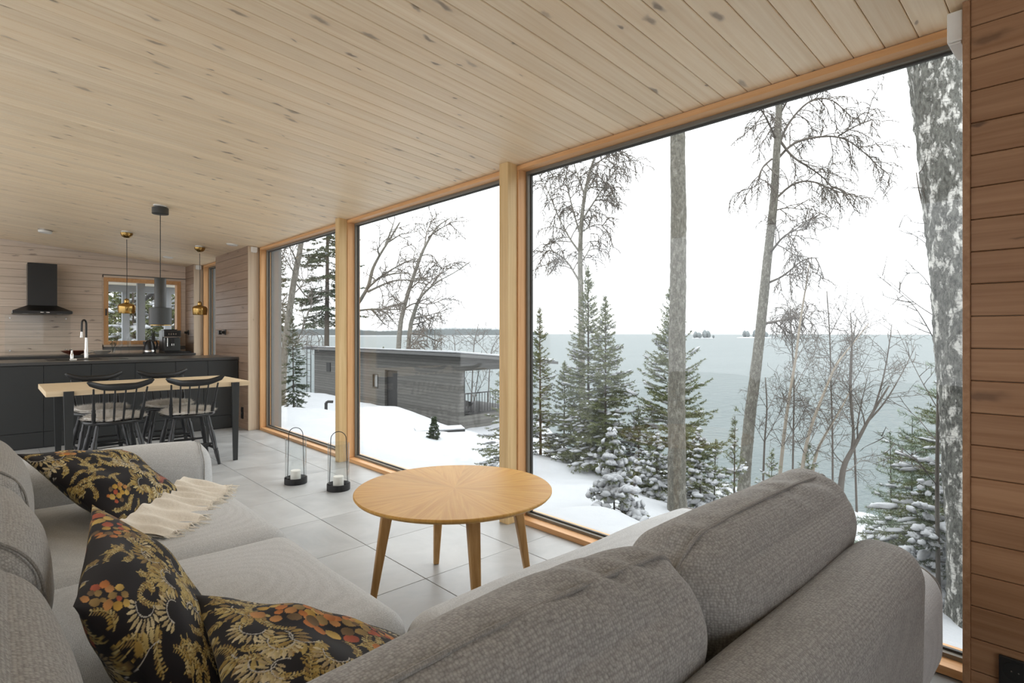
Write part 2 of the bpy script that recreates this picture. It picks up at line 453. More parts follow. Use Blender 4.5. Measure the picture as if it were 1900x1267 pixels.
# ================================================================ UPHOLSTERY
def fabric(name, c1, c2, scale=190, strength=0.55):
    t = NT(name); co = t.coord()
    n = t.noise(co, 420, 2); n2 = t.noise(co, 5, 3)
    vd = t.n('TexVoronoi'); t.l(co, vd.inputs['Vector']); vd.inputs['Scale'].default_value = scale; vd.inputs['Randomness'].default_value = 0.45
    dd = vd.outputs['Distance']
    sep = t.n('SeparateColor'); t.l(vd.outputs['Color'], sep.inputs[0])
    f = t.math('ADD', t.math('MULTIPLY', t.ramp(dd, [(0.15, 0.0), (0.75, 1.0)]), 0.55), t.math('MULTIPLY', sep.outputs[0], 0.35))
    f = t.math('ADD', f, t.math('MULTIPLY', t.math('SUBTRACT', n, 0.5), 0.5), clamp=True)
    c = t.mix(f, c1, c2)
    c = t.mix(t.math('MULTIPLY', n2, 0.12), c, tuple(x * .8 for x in c2))
    t.base(c); t.set(rough=0.95, spec=0.15)
    t.p.inputs['Sheen Weight'].default_value = 0.15
    h = t.math('ADD', t.math('SUBTRACT', 1.0, dd), t.math('MULTIPLY', n, 0.3))
    t.bump(h, strength, 0.0022)
    return t.m
M_sofa = fabric('grey_melange_weave_shaded', srgb(182, 180, 176), srgb(122, 120, 117))  # sofa backs: their shade is put into the darker grey
M_sofaseat = fabric('grey_flat_weave_lit', srgb(214, 215, 215), srgb(168, 169, 169), 330, 0.3)  # seats, arm and base: window light is put into the lighter grey
M_pipe = fabric('grey_sofa_piping', srgb(168, 165, 160), srgb(120, 117, 112), 300, 0.3)

def cube_grid(nx, ny, nz):
    q = []
    ax = [np.linspace(-1, 1, k + 1) for k in (nx, ny, nz)]
    V = []; Fc = []; base = 0
    for a in range(3):
        b, c = (a + 1) % 3, (a + 2) % 3
        B, Cc = np.meshgrid(ax[b], ax[c], indexing='ij')
        nb, nc = B.shape
        for sg in (-1, 1):
            p = np.zeros((nb * nc, 3)); p[:, a] = sg; p[:, b] = B.ravel(); p[:, c] = Cc.ravel()
            idx = np.arange(nb * nc).reshape(nb, nc)
            f = np.stack([idx[:-1, :-1], idx[1:, :-1], idx[1:, 1:], idx[:-1, 1:]], -1).reshape(-1, 4)
            if sg < 0: f = f[:, ::-1]
            V.append(p); Fc.append(f + base); base += len(p)
    V = np.concatenate(V); Fc = np.concatenate(Fc)
    key = np.round(V * 4096).astype(np.int64); key = (key[:, 0] * 10007 + key[:, 1]) * 10007 + key[:, 2]
    _, first, inv = np.unique(key, return_index=True, return_inverse=True)
    return V[first], inv.ravel()[Fc]
def rmap(q, h, r, bul=(0, 0, 0), e=2.0):
    q = np.atleast_2d(np.asarray(q, float)); h = np.asarray(h, float)
    p = q * h
    r = np.minimum(np.asarray(r, float), h)
    inner = np.clip(p, -(h - r), h - r); d = (p - inner) / r
    n = (np.abs(d) ** e).sum(1) ** (1 / e); n[n < 1e-9] = 1
    m = np.abs(d).max(1)
    p = inner + d / n[:, None] * r * m[:, None]
    for a in range(3):
        b, c = (a + 1) % 3, (a + 2) % 3
        p[:, a] += np.sign(q[:, a]) * np.abs(q[:, a]) ** 3 * bul[a] * (1 - q[:, b] ** 2) * (1 - q[:, c] ** 2)
    return p
def cushion(name, parent, c, h, r, bul, mat, res=(30, 30, 30), tilt=(0, 0, 0), wr=None, seams=(), seed=1, pipe_r=0.004):
    """soft rounded block; wr: list of (axis, position, width, amplitude, run axis, frequency) gathers; seams: (axis, position)"""
    q, f = cube_grid(*res)
    h = np.array(h)
    p = rmap(q, h, r, bul)
    # an uneven warp so that edges line up with nothing exactly
    rs = np.random.RandomState(seed)
    ph = rs.rand(9) * 6.28
    nrm = q / np.maximum(np.linalg.norm(q, axis=1, keepdims=True), 1e-6)
    d = 0.004 * (np.sin(p[:, 0] * 9 + ph[0]) * np.sin(p[:, 1] * 11 + ph[1]) + np.sin(p[:, 2] * 10 + ph[2]) * np.sin(p[:, 0] * 6 + ph[3]))
    if wr:
        for ax, pos, wd, amp, run, fr in wr:
            s_ = p[:, run] * fr + ph[4] + 1.3 * np.sin(p[:, run] * fr * .37 + ph[5]) + 6 * (q[:, ax] - pos)
            d += amp * np.sin(s_) * np.exp(-((q[:, ax] - pos) / wd) ** 2) * (0.55 + 0.45 * np.sin(p[:, run] * 7 + ph[6]))
    p = p + nrm * d[:, None]
    M3 = (Matrix.Rotation(tilt[2], 3, 'Z') @ Matrix.Rotation(tilt[1], 3, 'Y') @ Matrix.Rotation(tilt[0], 3, 'X'))
    A = np.array(M3)
    off = np.array(c) - np.array(wl(parent))
    me = mesh_np(name, p @ A.T + off, f)
    me.polygons.foreach_set('use_smooth', np.ones(len(f), bool))
    me.materials.append(mat)
    o = bpy.data.objects.new(name, me); COL.objects.link(o); o.parent = parent; WLOC[o.name] = wl(parent)
    for ax, pos in seams:
        b_, c_ = [k for k in range(3) if k != ax]
        per = []
        N = 40
        for sx, sy, ex, ey in ((-1, -1, 1, -1), (1, -1, 1, 1), (1, 1, -1, 1), (-1, 1, -1, -1)):
            for i in range(N):
                tt = i / N; qq = [0, 0, 0]; qq[ax] = pos; qq[b_] = sx + (ex - sx) * tt; qq[c_] = sy + (ey - sy) * tt
                per.append(qq)
        per.append(per[0])
        pp = (rmap(np.array(per), h, r, bul) * (1 + .0025 / h)) @ A.T + np.array(c)
        build('piping', MB().tube([tuple(x) for x in pp], pipe_r, 6, cap=False), M_pipe, o, smooth=True)
    return o

sofa = empty('corner_sofa', (0.4, 1.2, 0), 'large light grey woven corner sofa filling the foreground', 'sofa')
# plinths
for b in ((-.30, .70, .35, 3.2, .05, .20), (.70, 2.08, .38, 1.20, .05, .16)):
    build('base', MB().box(*b), M_sofaseat, sofa, bevel=.02)
for x, y in ((.68, 3.2), (-.25, 3.2), (2.0, 1.15), (2.0, .45), (-.25, .45)):
    build('foot', MB().lathe([(.018, 0), (.024, .055)], (x, y, 0), 12), M_black, sofa)
def bx(x0, x1, y0, y1, z0, z1):
    return ((x0 + x1) / 2, (y0 + y1) / 2, (z0 + z1) / 2), ((x1 - x0) / 2, (y1 - y0) / 2, (z1 - z0) / 2)
c, h = bx(.0, .835, 2.12, 3.14, .155, .425); cushion('seat_cushion', sofa, c, h, .075, (.01, 0, .022), M_sofaseat, (34, 34, 16), seed=2)
c, h = bx(.0, .825, 1.262, 2.118, .155, .425); cushion('seat_cushion', sofa, c, h, .075, (.012, 0, .022), M_sofaseat, (34, 34, 16), seed=3, wr=[(1, -.95, .3, .005, 0, 40)])
c, h = bx(.0, .80, .42, 1.255, .155, .400); cushion('seat_cushion', sofa, c, h, .075, (.0, 0, .01), M_sofaseat, (26, 26, 14), seed=4)
c, h = bx(.795, 2.25, .368, 1.335, .08, .415); cushion('seat_cushion', sofa, c, h, (.09, .09, .09), (.0, .01, .018), M_sofaseat, (60, 44, 18), seed=5, seams=[(0, .955)])
# far arm
c, h = bx(-.32, .845, 3.125, 3.375, .04, .605); cushion('arm', sofa, c, h, (.085, .12, .12), (.01, .0, .004), M_sofaseat, (40, 20, 24), seed=6, seams=[(0, .90)], pipe_r=.0025)
# backs
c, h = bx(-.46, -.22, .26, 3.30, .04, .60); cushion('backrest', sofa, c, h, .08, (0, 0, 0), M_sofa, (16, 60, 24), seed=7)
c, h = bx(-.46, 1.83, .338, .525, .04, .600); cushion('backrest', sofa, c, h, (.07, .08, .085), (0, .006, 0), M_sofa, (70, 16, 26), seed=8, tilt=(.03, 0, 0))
# back cushions of the part with its back to the viewer
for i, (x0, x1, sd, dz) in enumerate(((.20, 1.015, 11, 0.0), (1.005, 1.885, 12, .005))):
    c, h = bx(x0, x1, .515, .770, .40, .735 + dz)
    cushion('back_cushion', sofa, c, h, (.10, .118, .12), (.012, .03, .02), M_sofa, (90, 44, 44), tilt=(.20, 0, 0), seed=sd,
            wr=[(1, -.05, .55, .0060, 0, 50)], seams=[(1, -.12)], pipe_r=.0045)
# back cushions of the part on the left
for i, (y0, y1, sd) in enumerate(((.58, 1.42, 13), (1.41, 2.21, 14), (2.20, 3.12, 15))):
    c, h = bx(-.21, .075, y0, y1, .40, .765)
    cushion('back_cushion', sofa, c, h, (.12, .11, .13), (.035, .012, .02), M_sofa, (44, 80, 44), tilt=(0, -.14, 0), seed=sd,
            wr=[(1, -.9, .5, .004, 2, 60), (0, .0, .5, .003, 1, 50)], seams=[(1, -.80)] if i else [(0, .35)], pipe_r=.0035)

# ---------------------------------------------------------------- printed throw pillows
def print_grid(n, seed, plan):
    """colour grid (n,n,3) of leaves, fans and berries on black; coordinates 0..1"""
    rs = np.random.RandomState(seed)
    img = np.zeros((n, n, 3)); img[:] = srgb(24, 21, 25)
    g = (np.arange(n) + .5) / n
    GOLD = [srgb(*c) for c in ((186, 162, 96), (164, 136, 72), (206, 188, 136), (146, 120, 74), (192, 170, 108))]
    CREAM = [srgb(*c) for c in ((216, 200, 160), (196, 178, 134), (178, 158, 118))]
    WARM = [srgb(*c) for c in ((196, 156, 70), (196, 122, 62), (178, 88, 60), (206, 172, 92), (158, 130, 78), (196, 140, 82), (120, 96, 66))]
    RED = [srgb(*c) for c in ((150, 78, 66), (172, 104, 88))]
    def leaf(x, y, a, L, wd, col, k=1.0):
        r = L * .62
        i0, i1 = np.searchsorted(g, [x - r, x + r]); j0, j1 = np.searchsorted(g, [y - r, y + r])
        if i0 >= i1 or j0 >= j1: return
        X, Y = np.meshgrid(g[i0:i1] - x, g[j0:j1] - y, indexing='ij')
        u = (X * math.cos(a) + Y * math.sin(a)) / (L / 2); v_ = (-X * math.sin(a) + Y * math.cos(a)) / (wd / 2)
        m = np.abs(v_) < np.clip(1 - np.abs(u) ** (1.7 * k), 0, 1) * np.where(np.abs(u) < 1, 1, 0)
        sh = (0.82 + .22 * np.clip(u, -1, 1) + .1 * v_)[..., None]
        img[i0:i1, j0:j1][m] = (np.array(col) * sh)[m]
    def line(pts, wd, col):
        for (x, y), (x2, y2) in zip(pts[:-1], pts[1:]):
            L = math.hypot(x2 - x, y2 - y)
            leaf((x + x2) / 2, (y + y2) / 2, math.atan2(y2 - y, x2 - x), L * 1.25, wd, col, 3)
    def sprig(x, y, a, L, curl, n_, ll, cols_):
        pts = []; 
        for i in range(n_ + 1):
            pts.append((x, y)); x += math.cos(a) * L / n_; y += math.sin(a) * L / n_; a += curl / n_
        line(pts, .006, cols_[-1])
        a -= curl
        for i in range(1, n_ + 1):
            aa = a + curl * i / n_; k = 1 - .45 * i / n_
            for sd in (-1, 1):
                b = aa + sd * 0.8
                leaf(pts[i][0] + math.cos(b) * ll * .5 * k, pts[i][1] + math.sin(b) * ll * .5 * k, b, ll * k, ll * .38 * k, cols_[rs.randint(len(cols_))])
    def fan(x, y, r, a0, a1, n_, ll, cols_):
        line([(x + r * math.cos(a0 + (a1 - a0) * i / 14), y + r * math.sin(a0 + (a1 - a0) * i / 14)) for i in range(15)], .005, srgb(200, 196, 186))
        for i in range(n_):
            b = a0 + (a1 - a0) * (i + .5) / n_
            k = .75 + .5 * math.sin(math.pi * (i + .5) / n_)
            leaf(x + math.cos(b) * (r + ll * .58 * k), y + math.sin(b) * (r + ll * .58 * k), b + .15, ll * k, ll * .36, cols_[rs.randint(len(cols_))])
            leaf(x + math.cos(b) * (r + ll * .25), y + math.sin(b) * (r + ll * .25), b, ll * .4, .004, cols_[0])
    def berries(x, y, n_, spread, rad, cols_):
        P = []
        for i in range(n_ * 6):
            if len(P) >= n_: break
            a = rs.rand() * 6.28; q = spread * math.sqrt(rs.rand())
            bx_, by_ = x + q * math.cos(a) * 1.25, y + q * math.sin(a) * .8
            rr = rad * (.7 + .6 * rs.rand())
            if all(math.hypot(bx_ - p[0], by_ - p[1]) > (rr + p[2]) * .86 for p in P):
                P.append((bx_, by_, rr)); leaf(bx_, by_, rs.rand() * 3, rr * 2.3, rr * 1.9, cols_[rs.randint(len(cols_))], 1.5)
    for k, x, y, a in plan:
        if k == 's': sprig(x, y, a, .17, 1.1, 9, .042, GOLD)
        elif k == 'S': sprig(x, y, a, .15, -1.3, 10, .030, GOLD)
        elif k == 'f': fan(x, y, .050, a, a + 3.4, 12, .046, CREAM)
        elif k == 'F': fan(x, y, .060, a, a + 3.0, 11, .060, GOLD)
        elif k == 'b': berries(x, y, 24, .085, .019, WARM)
        elif k == 'B': berries(x, y, 34, .12, .025, WARM)
        elif k == 'r': [sprig(x + .025 * i, y + .015 * i, a + .35 * i, .16, .8, 9, .032, RED) for i in range(5)]
    return img
t = NT('printed_cotton'); at = t.n('Attribute'); at.attribute_name = 'print'
co = t.coord(); nn = t.noise(co, 500, 2)
t.base(t.mix(t.math('MULTIPLY', nn, .12), at.outputs['Color'], (0, 0, 0))); t.set(rough=.85, spec=.25); t.bump(nn, .15, .0008)
t.p.inputs['Sheen Weight'].default_value = 0.08
M_print = t.m
def pillow(name, label, Q, T, plan, seed, up, n=280, sag=0.0, group='printed throw pillows'):
    """soft square pillow between four corners Q (in turn); up: rough direction of its printed face"""
    Q = [np.array(q, float) for q in Q]
    ctr = sum(Q) / 4
    e = empty(name, ctr, label, 'pillow', group)
    def surf(nn_, side):
        s_ = np.linspace(-1, 1, nn_); U, V = np.meshgrid(s_, s_, indexing='ij')
        u = U * (1 - .085 * (1 - V ** 2)); v_ = V * (1 - .085 * (1 - U ** 2))
        a, b = (u + 1) / 2, (v_ + 1) / 2
        P = (Q[0][None, None] * ((1 - a) * (1 - b))[..., None] + Q[1] * (a * (1 - b))[..., None] + Q[2] * (a * b)[..., None] + Q[3] * ((1 - a) * b)[..., None])
        nrm = np.cross(Q[1] - Q[0] + Q[2] - Q[3], Q[3] - Q[0] + Q[2] - Q[1]); nrm /= np.linalg.norm(nrm)
        if np.dot(nrm, up) < 0: nrm = -nrm
        th = T * (np.clip(1 - np.abs(U) ** 2.4, 0, 1) ** .62) * (np.clip(1 - np.abs(V) ** 2.4, 0, 1) ** .62)
        rs = np.random.RandomState(seed)
        wrk = 0
        for i in range(7):
            ang = rs.rand() * 6.28; kx, ky = math.cos(ang) * (5 + 6 * rs.rand()), math.sin(ang) * (5 + 6 * rs.rand())
            cu, cv = rs.uniform(-.8, .8, 2)
            wrk = wrk + .0055 * np.sin(kx * U + ky * V + rs.rand() * 6) * np.exp(-((U - cu) ** 2 + (V - cv) ** 2) * 2.2)
        edge = np.clip(1 - np.maximum(np.abs(U), np.abs(V)) ** 6, 0, 1)
        th = th + wrk * edge
        return P + nrm * (th * side)[..., None] - np.array([0, 0, sag]) * ((1 - U ** 2) * (1 - V ** 2))[..., None], nrm
    for side, nn_ in ((1, n), (-1, 130)):
        P, nrm = surf(nn_, side)
        idx = np.arange(nn_ * nn_).reshape(nn_, nn_)
        f = np.stack([idx[:-1, :-1], idx[1:, :-1], idx[1:, 1:], idx[:-1, 1:]], -1).reshape(-1, 4)
        ch = np.cross(Q[1] - Q[0], Q[3] - Q[0])
        if (np.dot(ch, nrm) < 0) != (side < 0): f = f[:, ::-1]
        me = mesh_np('cover', P.reshape(-1, 3) - ctr, f)
        me.polygons.foreach_set('use_smooth', np.ones(len(f), bool))
        at_ = me.color_attributes.new('print', 'FLOAT_COLOR', 'POINT')
        col = np.ones((nn_ * nn_, 4), np.float32)
        col[:, :3] = print_grid(nn_, seed + (side < 0), plan if side > 0 else plan[::-1]).reshape(-1, 3)
        at_.data.foreach_set('color', col.ravel())
        link('front_cover' if side > 0 else 'back_cover', me, M_print, e)
    return e
def scatter_plan(seed, big):
    r_ = random.Random(seed); out = []
    for i in range(11):
        for j in range(11):
            k = r_.choice('ssSSSSSfFSS'); x, y = (i + .5 + r_.uniform(-.4, .4)) / 11, (j + .5 + r_.uniform(-.4, .4)) / 11
            if any(q[0] in 'bBr' and math.hypot(q[1] - x, q[2] - y) < .13 for q in big): continue
            out.append((k, x, y, r_.random() * 6.28))
    return out + big
pillow('throw_pillow', 'black pillow printed with gold leaves and pink ferns leaning by the far sofa arm',
       [(.07, 2.86, .70), (.44, 3.10, .63), (.63, 2.80, .45), (.33, 2.38, .45)], .075,
       scatter_plan(3, [('r', .75, .15, 1.2), ('r', .85, .72, 2.0), ('b', .28, .14, 0), ('b', .22, .75, 0), ('f', .55, .45, 1.), ('f', .62, .62, 1.2), ('f', .7, .78, 1.)]), 21, (.2, -.5, .8), 220)
pillow('throw_pillow', 'black pillow printed with gold fans standing on its corner against the left back cushions',
       [(.20, 1.88, .70), (.375, 1.47, .47), (.29, .92, .45), (.11, 1.30, .66)], .085,
       scatter_plan(4, [('B', .13, .20, 0), ('b', .10, .36, 0), ('F', .3, .5, .5), ('F', .42, .62, .9), ('F', .35, .3, 2.), ('b', .12, .9, 0), ('F', .6, .5, 0.)]), 22, (.8, -.2, .6), 260)
pillow('throw_pillow', 'black pillow with orange and yellow berry print lying nearest the viewer',
       [(.315, 1.36, .60), (.68, 1.06, .48), (.60, .56, .48), (.24, .82, .56)], .075,
       scatter_plan(6, [('B', .50, .36, 0), ('B', .74, .56, 0), ('B', .34, .28, 0), ('B', .9, .34, 0), ('b', .66, .30, 0), ('f', .14, .40, .4), ('f', .22, .52, .4), ('f', .13, .62, .4)]), 23, (.1, -.1, 1), 260)

# cream throw under the far pillow
t = NT('cream_wool'); co = t.coord(); n = t.noise(t.vmath('MULTIPLY', co, (1, 1, 1)), 90, 4, .6)
t.base(t.mix(n, srgb(222, 214, 200), srgb(240, 235, 225))); t.set(rough=.95, spec=.1); t.bump(n, .5, .004); M_wool = t.m
th = empty('throw_blanket', (.5, 2.6, .44), 'cream wool throw with fringe spilling over the far seat cushion', 'blanket')
def throw_pt(a, b):
    # a along the fold, b towards the fringe
    p0 = np.array([.30, 2.34]) * (1 - a) + np.array([.66, 2.95]) * a
    dirn = np.array([.60, -.28]) / .662
    L = .16 + .07 * math.sin(a * 3.1) + .02 * math.sin(a * 9)
    p = p0 + dirn * L * b
    z = .446 + .050 * (1 - b) ** 1.4 + .010 * math.sin(a * 58 + 3 * b + 2 * math.sin(9 * a)) * (.35 + .65 * math.sin(b * 2.6)) + .004 * math.sin(a * 23 + b * 9)
    return (p[0], p[1], z)
NA, NB_ = 150, 30
mb = MB(); vv = [throw_pt(i / NA, j / NB_) for i in range(NA + 1) for j in range(NB_ + 1)]
ff = [(i * (NB_ + 1) + j, (i + 1) * (NB_ + 1) + j, (i + 1) * (NB_ + 1) + j + 1, i * (NB_ + 1) + j + 1) for i in range(NA) for j in range(NB_)]
vb = [(x, y, z - .006) for x, y, z in vv]
mb.add(vv, ff); mb.add(vb, [q[::-1] for q in ff])
build('cloth', mb, M_wool, th, smooth=True, angle=180)
mb = MB(); rr = random.Random(5)
for i in range(190):
    a = (i + .5) / 190; x, y, z = throw_pt(a, .97)
    dx, dy = .9 * .03 * (.5 + rr.random()), -.42 * .03 * (.5 + rr.random())
    jx, jy = rr.uniform(-.01, .01), rr.uniform(-.01, .01)
    mb.tube([(x, y, z), (x + dx * .5 + jx, y + dy * .5 + jy, z - .003), (x + dx + jx * 2, y + dy + jy * 2, .440)], [.0022, .002, .0014], 4)
props(build('fringe', mb, M_wool, th), None, None, None, 'stuff')
# ================================================================ COFFEE TABLE, LANTERNS
def oakmat(name, c1, c2, sun=False, axis=2):
    t = NT(name); co = t.coord()
    if sun:
        sep = t.n('SeparateXYZ'); t.l(co, sep.inputs[0])
        ang = t.math('ARCTAN2', sep.outputs[1], sep.outputs[0])
        seg = t.math('MULTIPLY', ang, 16 / (2 * math.pi)); fl_ = t.math('FLOOR', seg)
        # grain runs along the middle of each veneer wedge
        mid = t.math('MULTIPLY', t.math('ADD', fl_, .5), 2 * math.pi / 16)
        rot = t.n('VectorRotate', rotation_type='Z_AXIS'); t.l(co, rot.inputs['Vector']); t.l(t.math('MULTIPLY', mid, -1.0), rot.inputs['Angle'])
        off = t.n('CombineXYZ'); t.l(t.math('MULTIPLY', fl_, 3.7), off.inputs[2])
        v = t.vmath('MULTIPLY', t.vmath('ADD', rot.outputs[0], off.outputs[0]), (3, 55, 1))
        g = t.noise(v, 1.2, 4, .6, .5)
        wn = t.n('TexWhiteNoise', noise_dimensions='1D'); t.l(fl_, wn.inputs['W'])
        c = t.mix(t.ramp(g, [(.3, 0.), (.7, 1.)]), c1, c2)
        h = t.n('HueSaturation'); t.l(c, h.inputs['Color']); t.l(t.math('MULTIPLY_ADD', wn.outputs[0], .12, .94), h.inputs['Value'])
        c = h.outputs[0]
    else:
        sc = [45, 45, 45]; sc[axis] = 2.5
        g = t.noise(t.vmath('MULTIPLY', co, tuple(sc)), 1.2, 4, .6, .4)
        c = t.mix(t.ramp(g, [(.3, 0.), (.7, 1.)]), c1, c2)
    t.base(c); t.set(rough=.45, spec=.2); t.bump(g, .05, .001)
    return t.m
OAK1, OAK2 = srgb(206, 162, 92), srgb(188, 138, 70)
M_oaktop = oakmat('oak_sunburst_veneer', OAK1, OAK2, True); M_oak = oakmat('oak_leg', srgb(198, 158, 106), srgb(168, 126, 76))
TC = (1.507, 1.999)
ct = empty('coffee_table', (TC[0], TC[1], 0), 'round oak coffee table with sunburst veneer top in the middle', 'coffee table')
mb = MB().lathe([(0, .450), (.408, .450), (.426, .458), (.433, .466), (.433, .472), (.430, .475), (0, .475)], (TC[0], TC[1], 0), 96)
build('tabletop', mb, M_oaktop, ct, smooth=True, angle=30, merge=True)
fb = (1.646 - TC[0], 2.337 - TC[1])
for k in range(4):
    a = math.atan2(fb[1], fb[0]) + k * math.pi / 2
    ux, uy = math.cos(a), math.sin(a); tx, ty = -uy, ux
    top = Vector((TC[0] + ux * .285, TC[1] + uy * .285, .4505)); bot = Vector((TC[0] + ux * .358, TC[1] + uy * .358, 0.0))
    v = []
    for p, hr, ht in ((bot, .012, .013), (top, .024, .026)):
        for sr, st in ((-1, -1), (1, -1), (1, 1), (-1, 1)):
            v.append((p.x + ux * sr * hr + tx * st * ht, p.y + uy * sr * hr + ty * st * ht, p.z))
    mb = MB().add(v, [(3, 2, 1, 0), (4, 5, 6, 7)] + [(i, (i + 1) % 4, (i + 1) % 4 + 4, i + 4) for i in range(4)])
    build('leg', mb, M_oak, ct, bevel=.005, seg=3, smooth=True)
mb = MB()
build('apron', MB().box(TC[0] - .2, TC[0] + .2, TC[1] - .02, TC[1] + .02, .425, .4495).box(TC[0] - .02, TC[0] + .02, TC[1] - .2, TC[1] + .2, .425, .4495), M_oak, ct)

M_cast = plain('black_iron', srgb(38, 38, 39), .5, .3, bump=.2)
M_wax = plain('white_wax', srgb(236, 232, 224), .5)
M_clear = clear_glass('lantern_glass', (.965, .975, .975), 1.45)
def lantern(x, y, label, yaw):
    e = empty('candle_lantern', (x, y, 0), label, 'lantern', 'candle lanterns on the floor')
    n = 40
    # ring base with a floor
    mb = MB().lathe([(.083, 0), (.084, .004), (.084, .047), (.080, .047), (.080, .012), (0, .012)], (x, y, 0), n)
    mb.f = mb.f
    build('base', mb, M_cast, e, smooth=True, angle=35, merge=True)
    build('glass_cylinder', MB().lathe([(.0775, .0125), (.0775, .345), (.0745, .345), (.0745, .0125), (.0775, .0125)], (x, y, 0), n), M_clear, e, smooth=True, angle=35, merge=True)
    pts = []; ux, uy = math.cos(yaw), math.sin(yaw); w_ = .055
    pts.append((x + ux * w_ * 1.18, y + uy * w_ * 1.18, .014))
    for k in range(13):
        a = math.pi * k / 12
        pts.append((x + ux * w_ * math.cos(a), y + uy * w_ * math.cos(a), .375 + .055 * math.sin(a)))
    pts.append((x - ux * w_ * 1.18, y - uy * w_ * 1.18, .014))
    build('handle', MB().tube(pts, .0028, 8), M_cast, e, smooth=True)
    cd = build('candle', MB().lathe([(0, .012), (.037, .012), (.038, .02), (.038, .098), (.035, .102), (0, .099)], (x - .004, y - .006, 0), 28), M_wax, None, smooth=True, angle=35, merge=True, origin=(x, y, .012))
    props(cd, 'white pillar candle inside the %s glass lantern' % ('left' if 'left' in label else 'right'), 'candle', 'pillar candles')
    return e
lantern(1.733, 4.329, 'glass cylinder lantern with black base, the left one of two on the floor', -.75)
lantern(1.894, 3.934, 'glass cylinder lantern with black base, the right one nearer the coffee table', -.55)

# ================================================================ DINING TABLE AND CHAIRS
M_ash = oakmat('pale_ash_tabletop', srgb(224, 204, 172), srgb(206, 184, 150), axis=0)
M_dark = plain('charcoal_lacquer', srgb(38, 40, 40), .38, var=.04)
M_chair = plain('black_painted_chair', srgb(29, 30, 31), .34, var=.1, scale=60)
dt = empty('dining_table', (1.04, 5.96, 0), 'rectangular dining table with pale wooden top and dark plate legs', 'dining table')
build('tabletop', MB().box(.303, 1.772, 5.505, 6.415, .676, .718), M_ash, dt, bevel=.003)
for X in (.44, 1.642):
    for Y, s_ in ((5.505, -1), (6.415, 1)):
        y0, y1 = (Y - .022, Y - .001) if s_ < 0 else (Y + .001, Y + .022)
        mb = MB().prism([(X - .019, y0, 0), (X + .019, y0, 0), (X + .033, y0, .712), (X - .033, y0, .712)], (0, y1 - y0, 0))
        lg = build('leg', mb, M_dark, dt, bevel=.002)
        build('bolt', MB().lathe([(.006, 0), (.006, .004), (0, .004)], (X - .015, (y0 if s_ < 0 else y1), .69), 10).__class__().tube([(X - .015, (y0 - .003 if s_ < 0 else y1 + .003), .695), (X - .015, (y0 if s_ < 0 else y1), .695)], .005, 10), M_black, lg)
for X in (.44, 1.642): build('cross_bar', MB().box(X - .02, X + .02, 5.506, 6.414, .655, .6755), M_dark, dt)

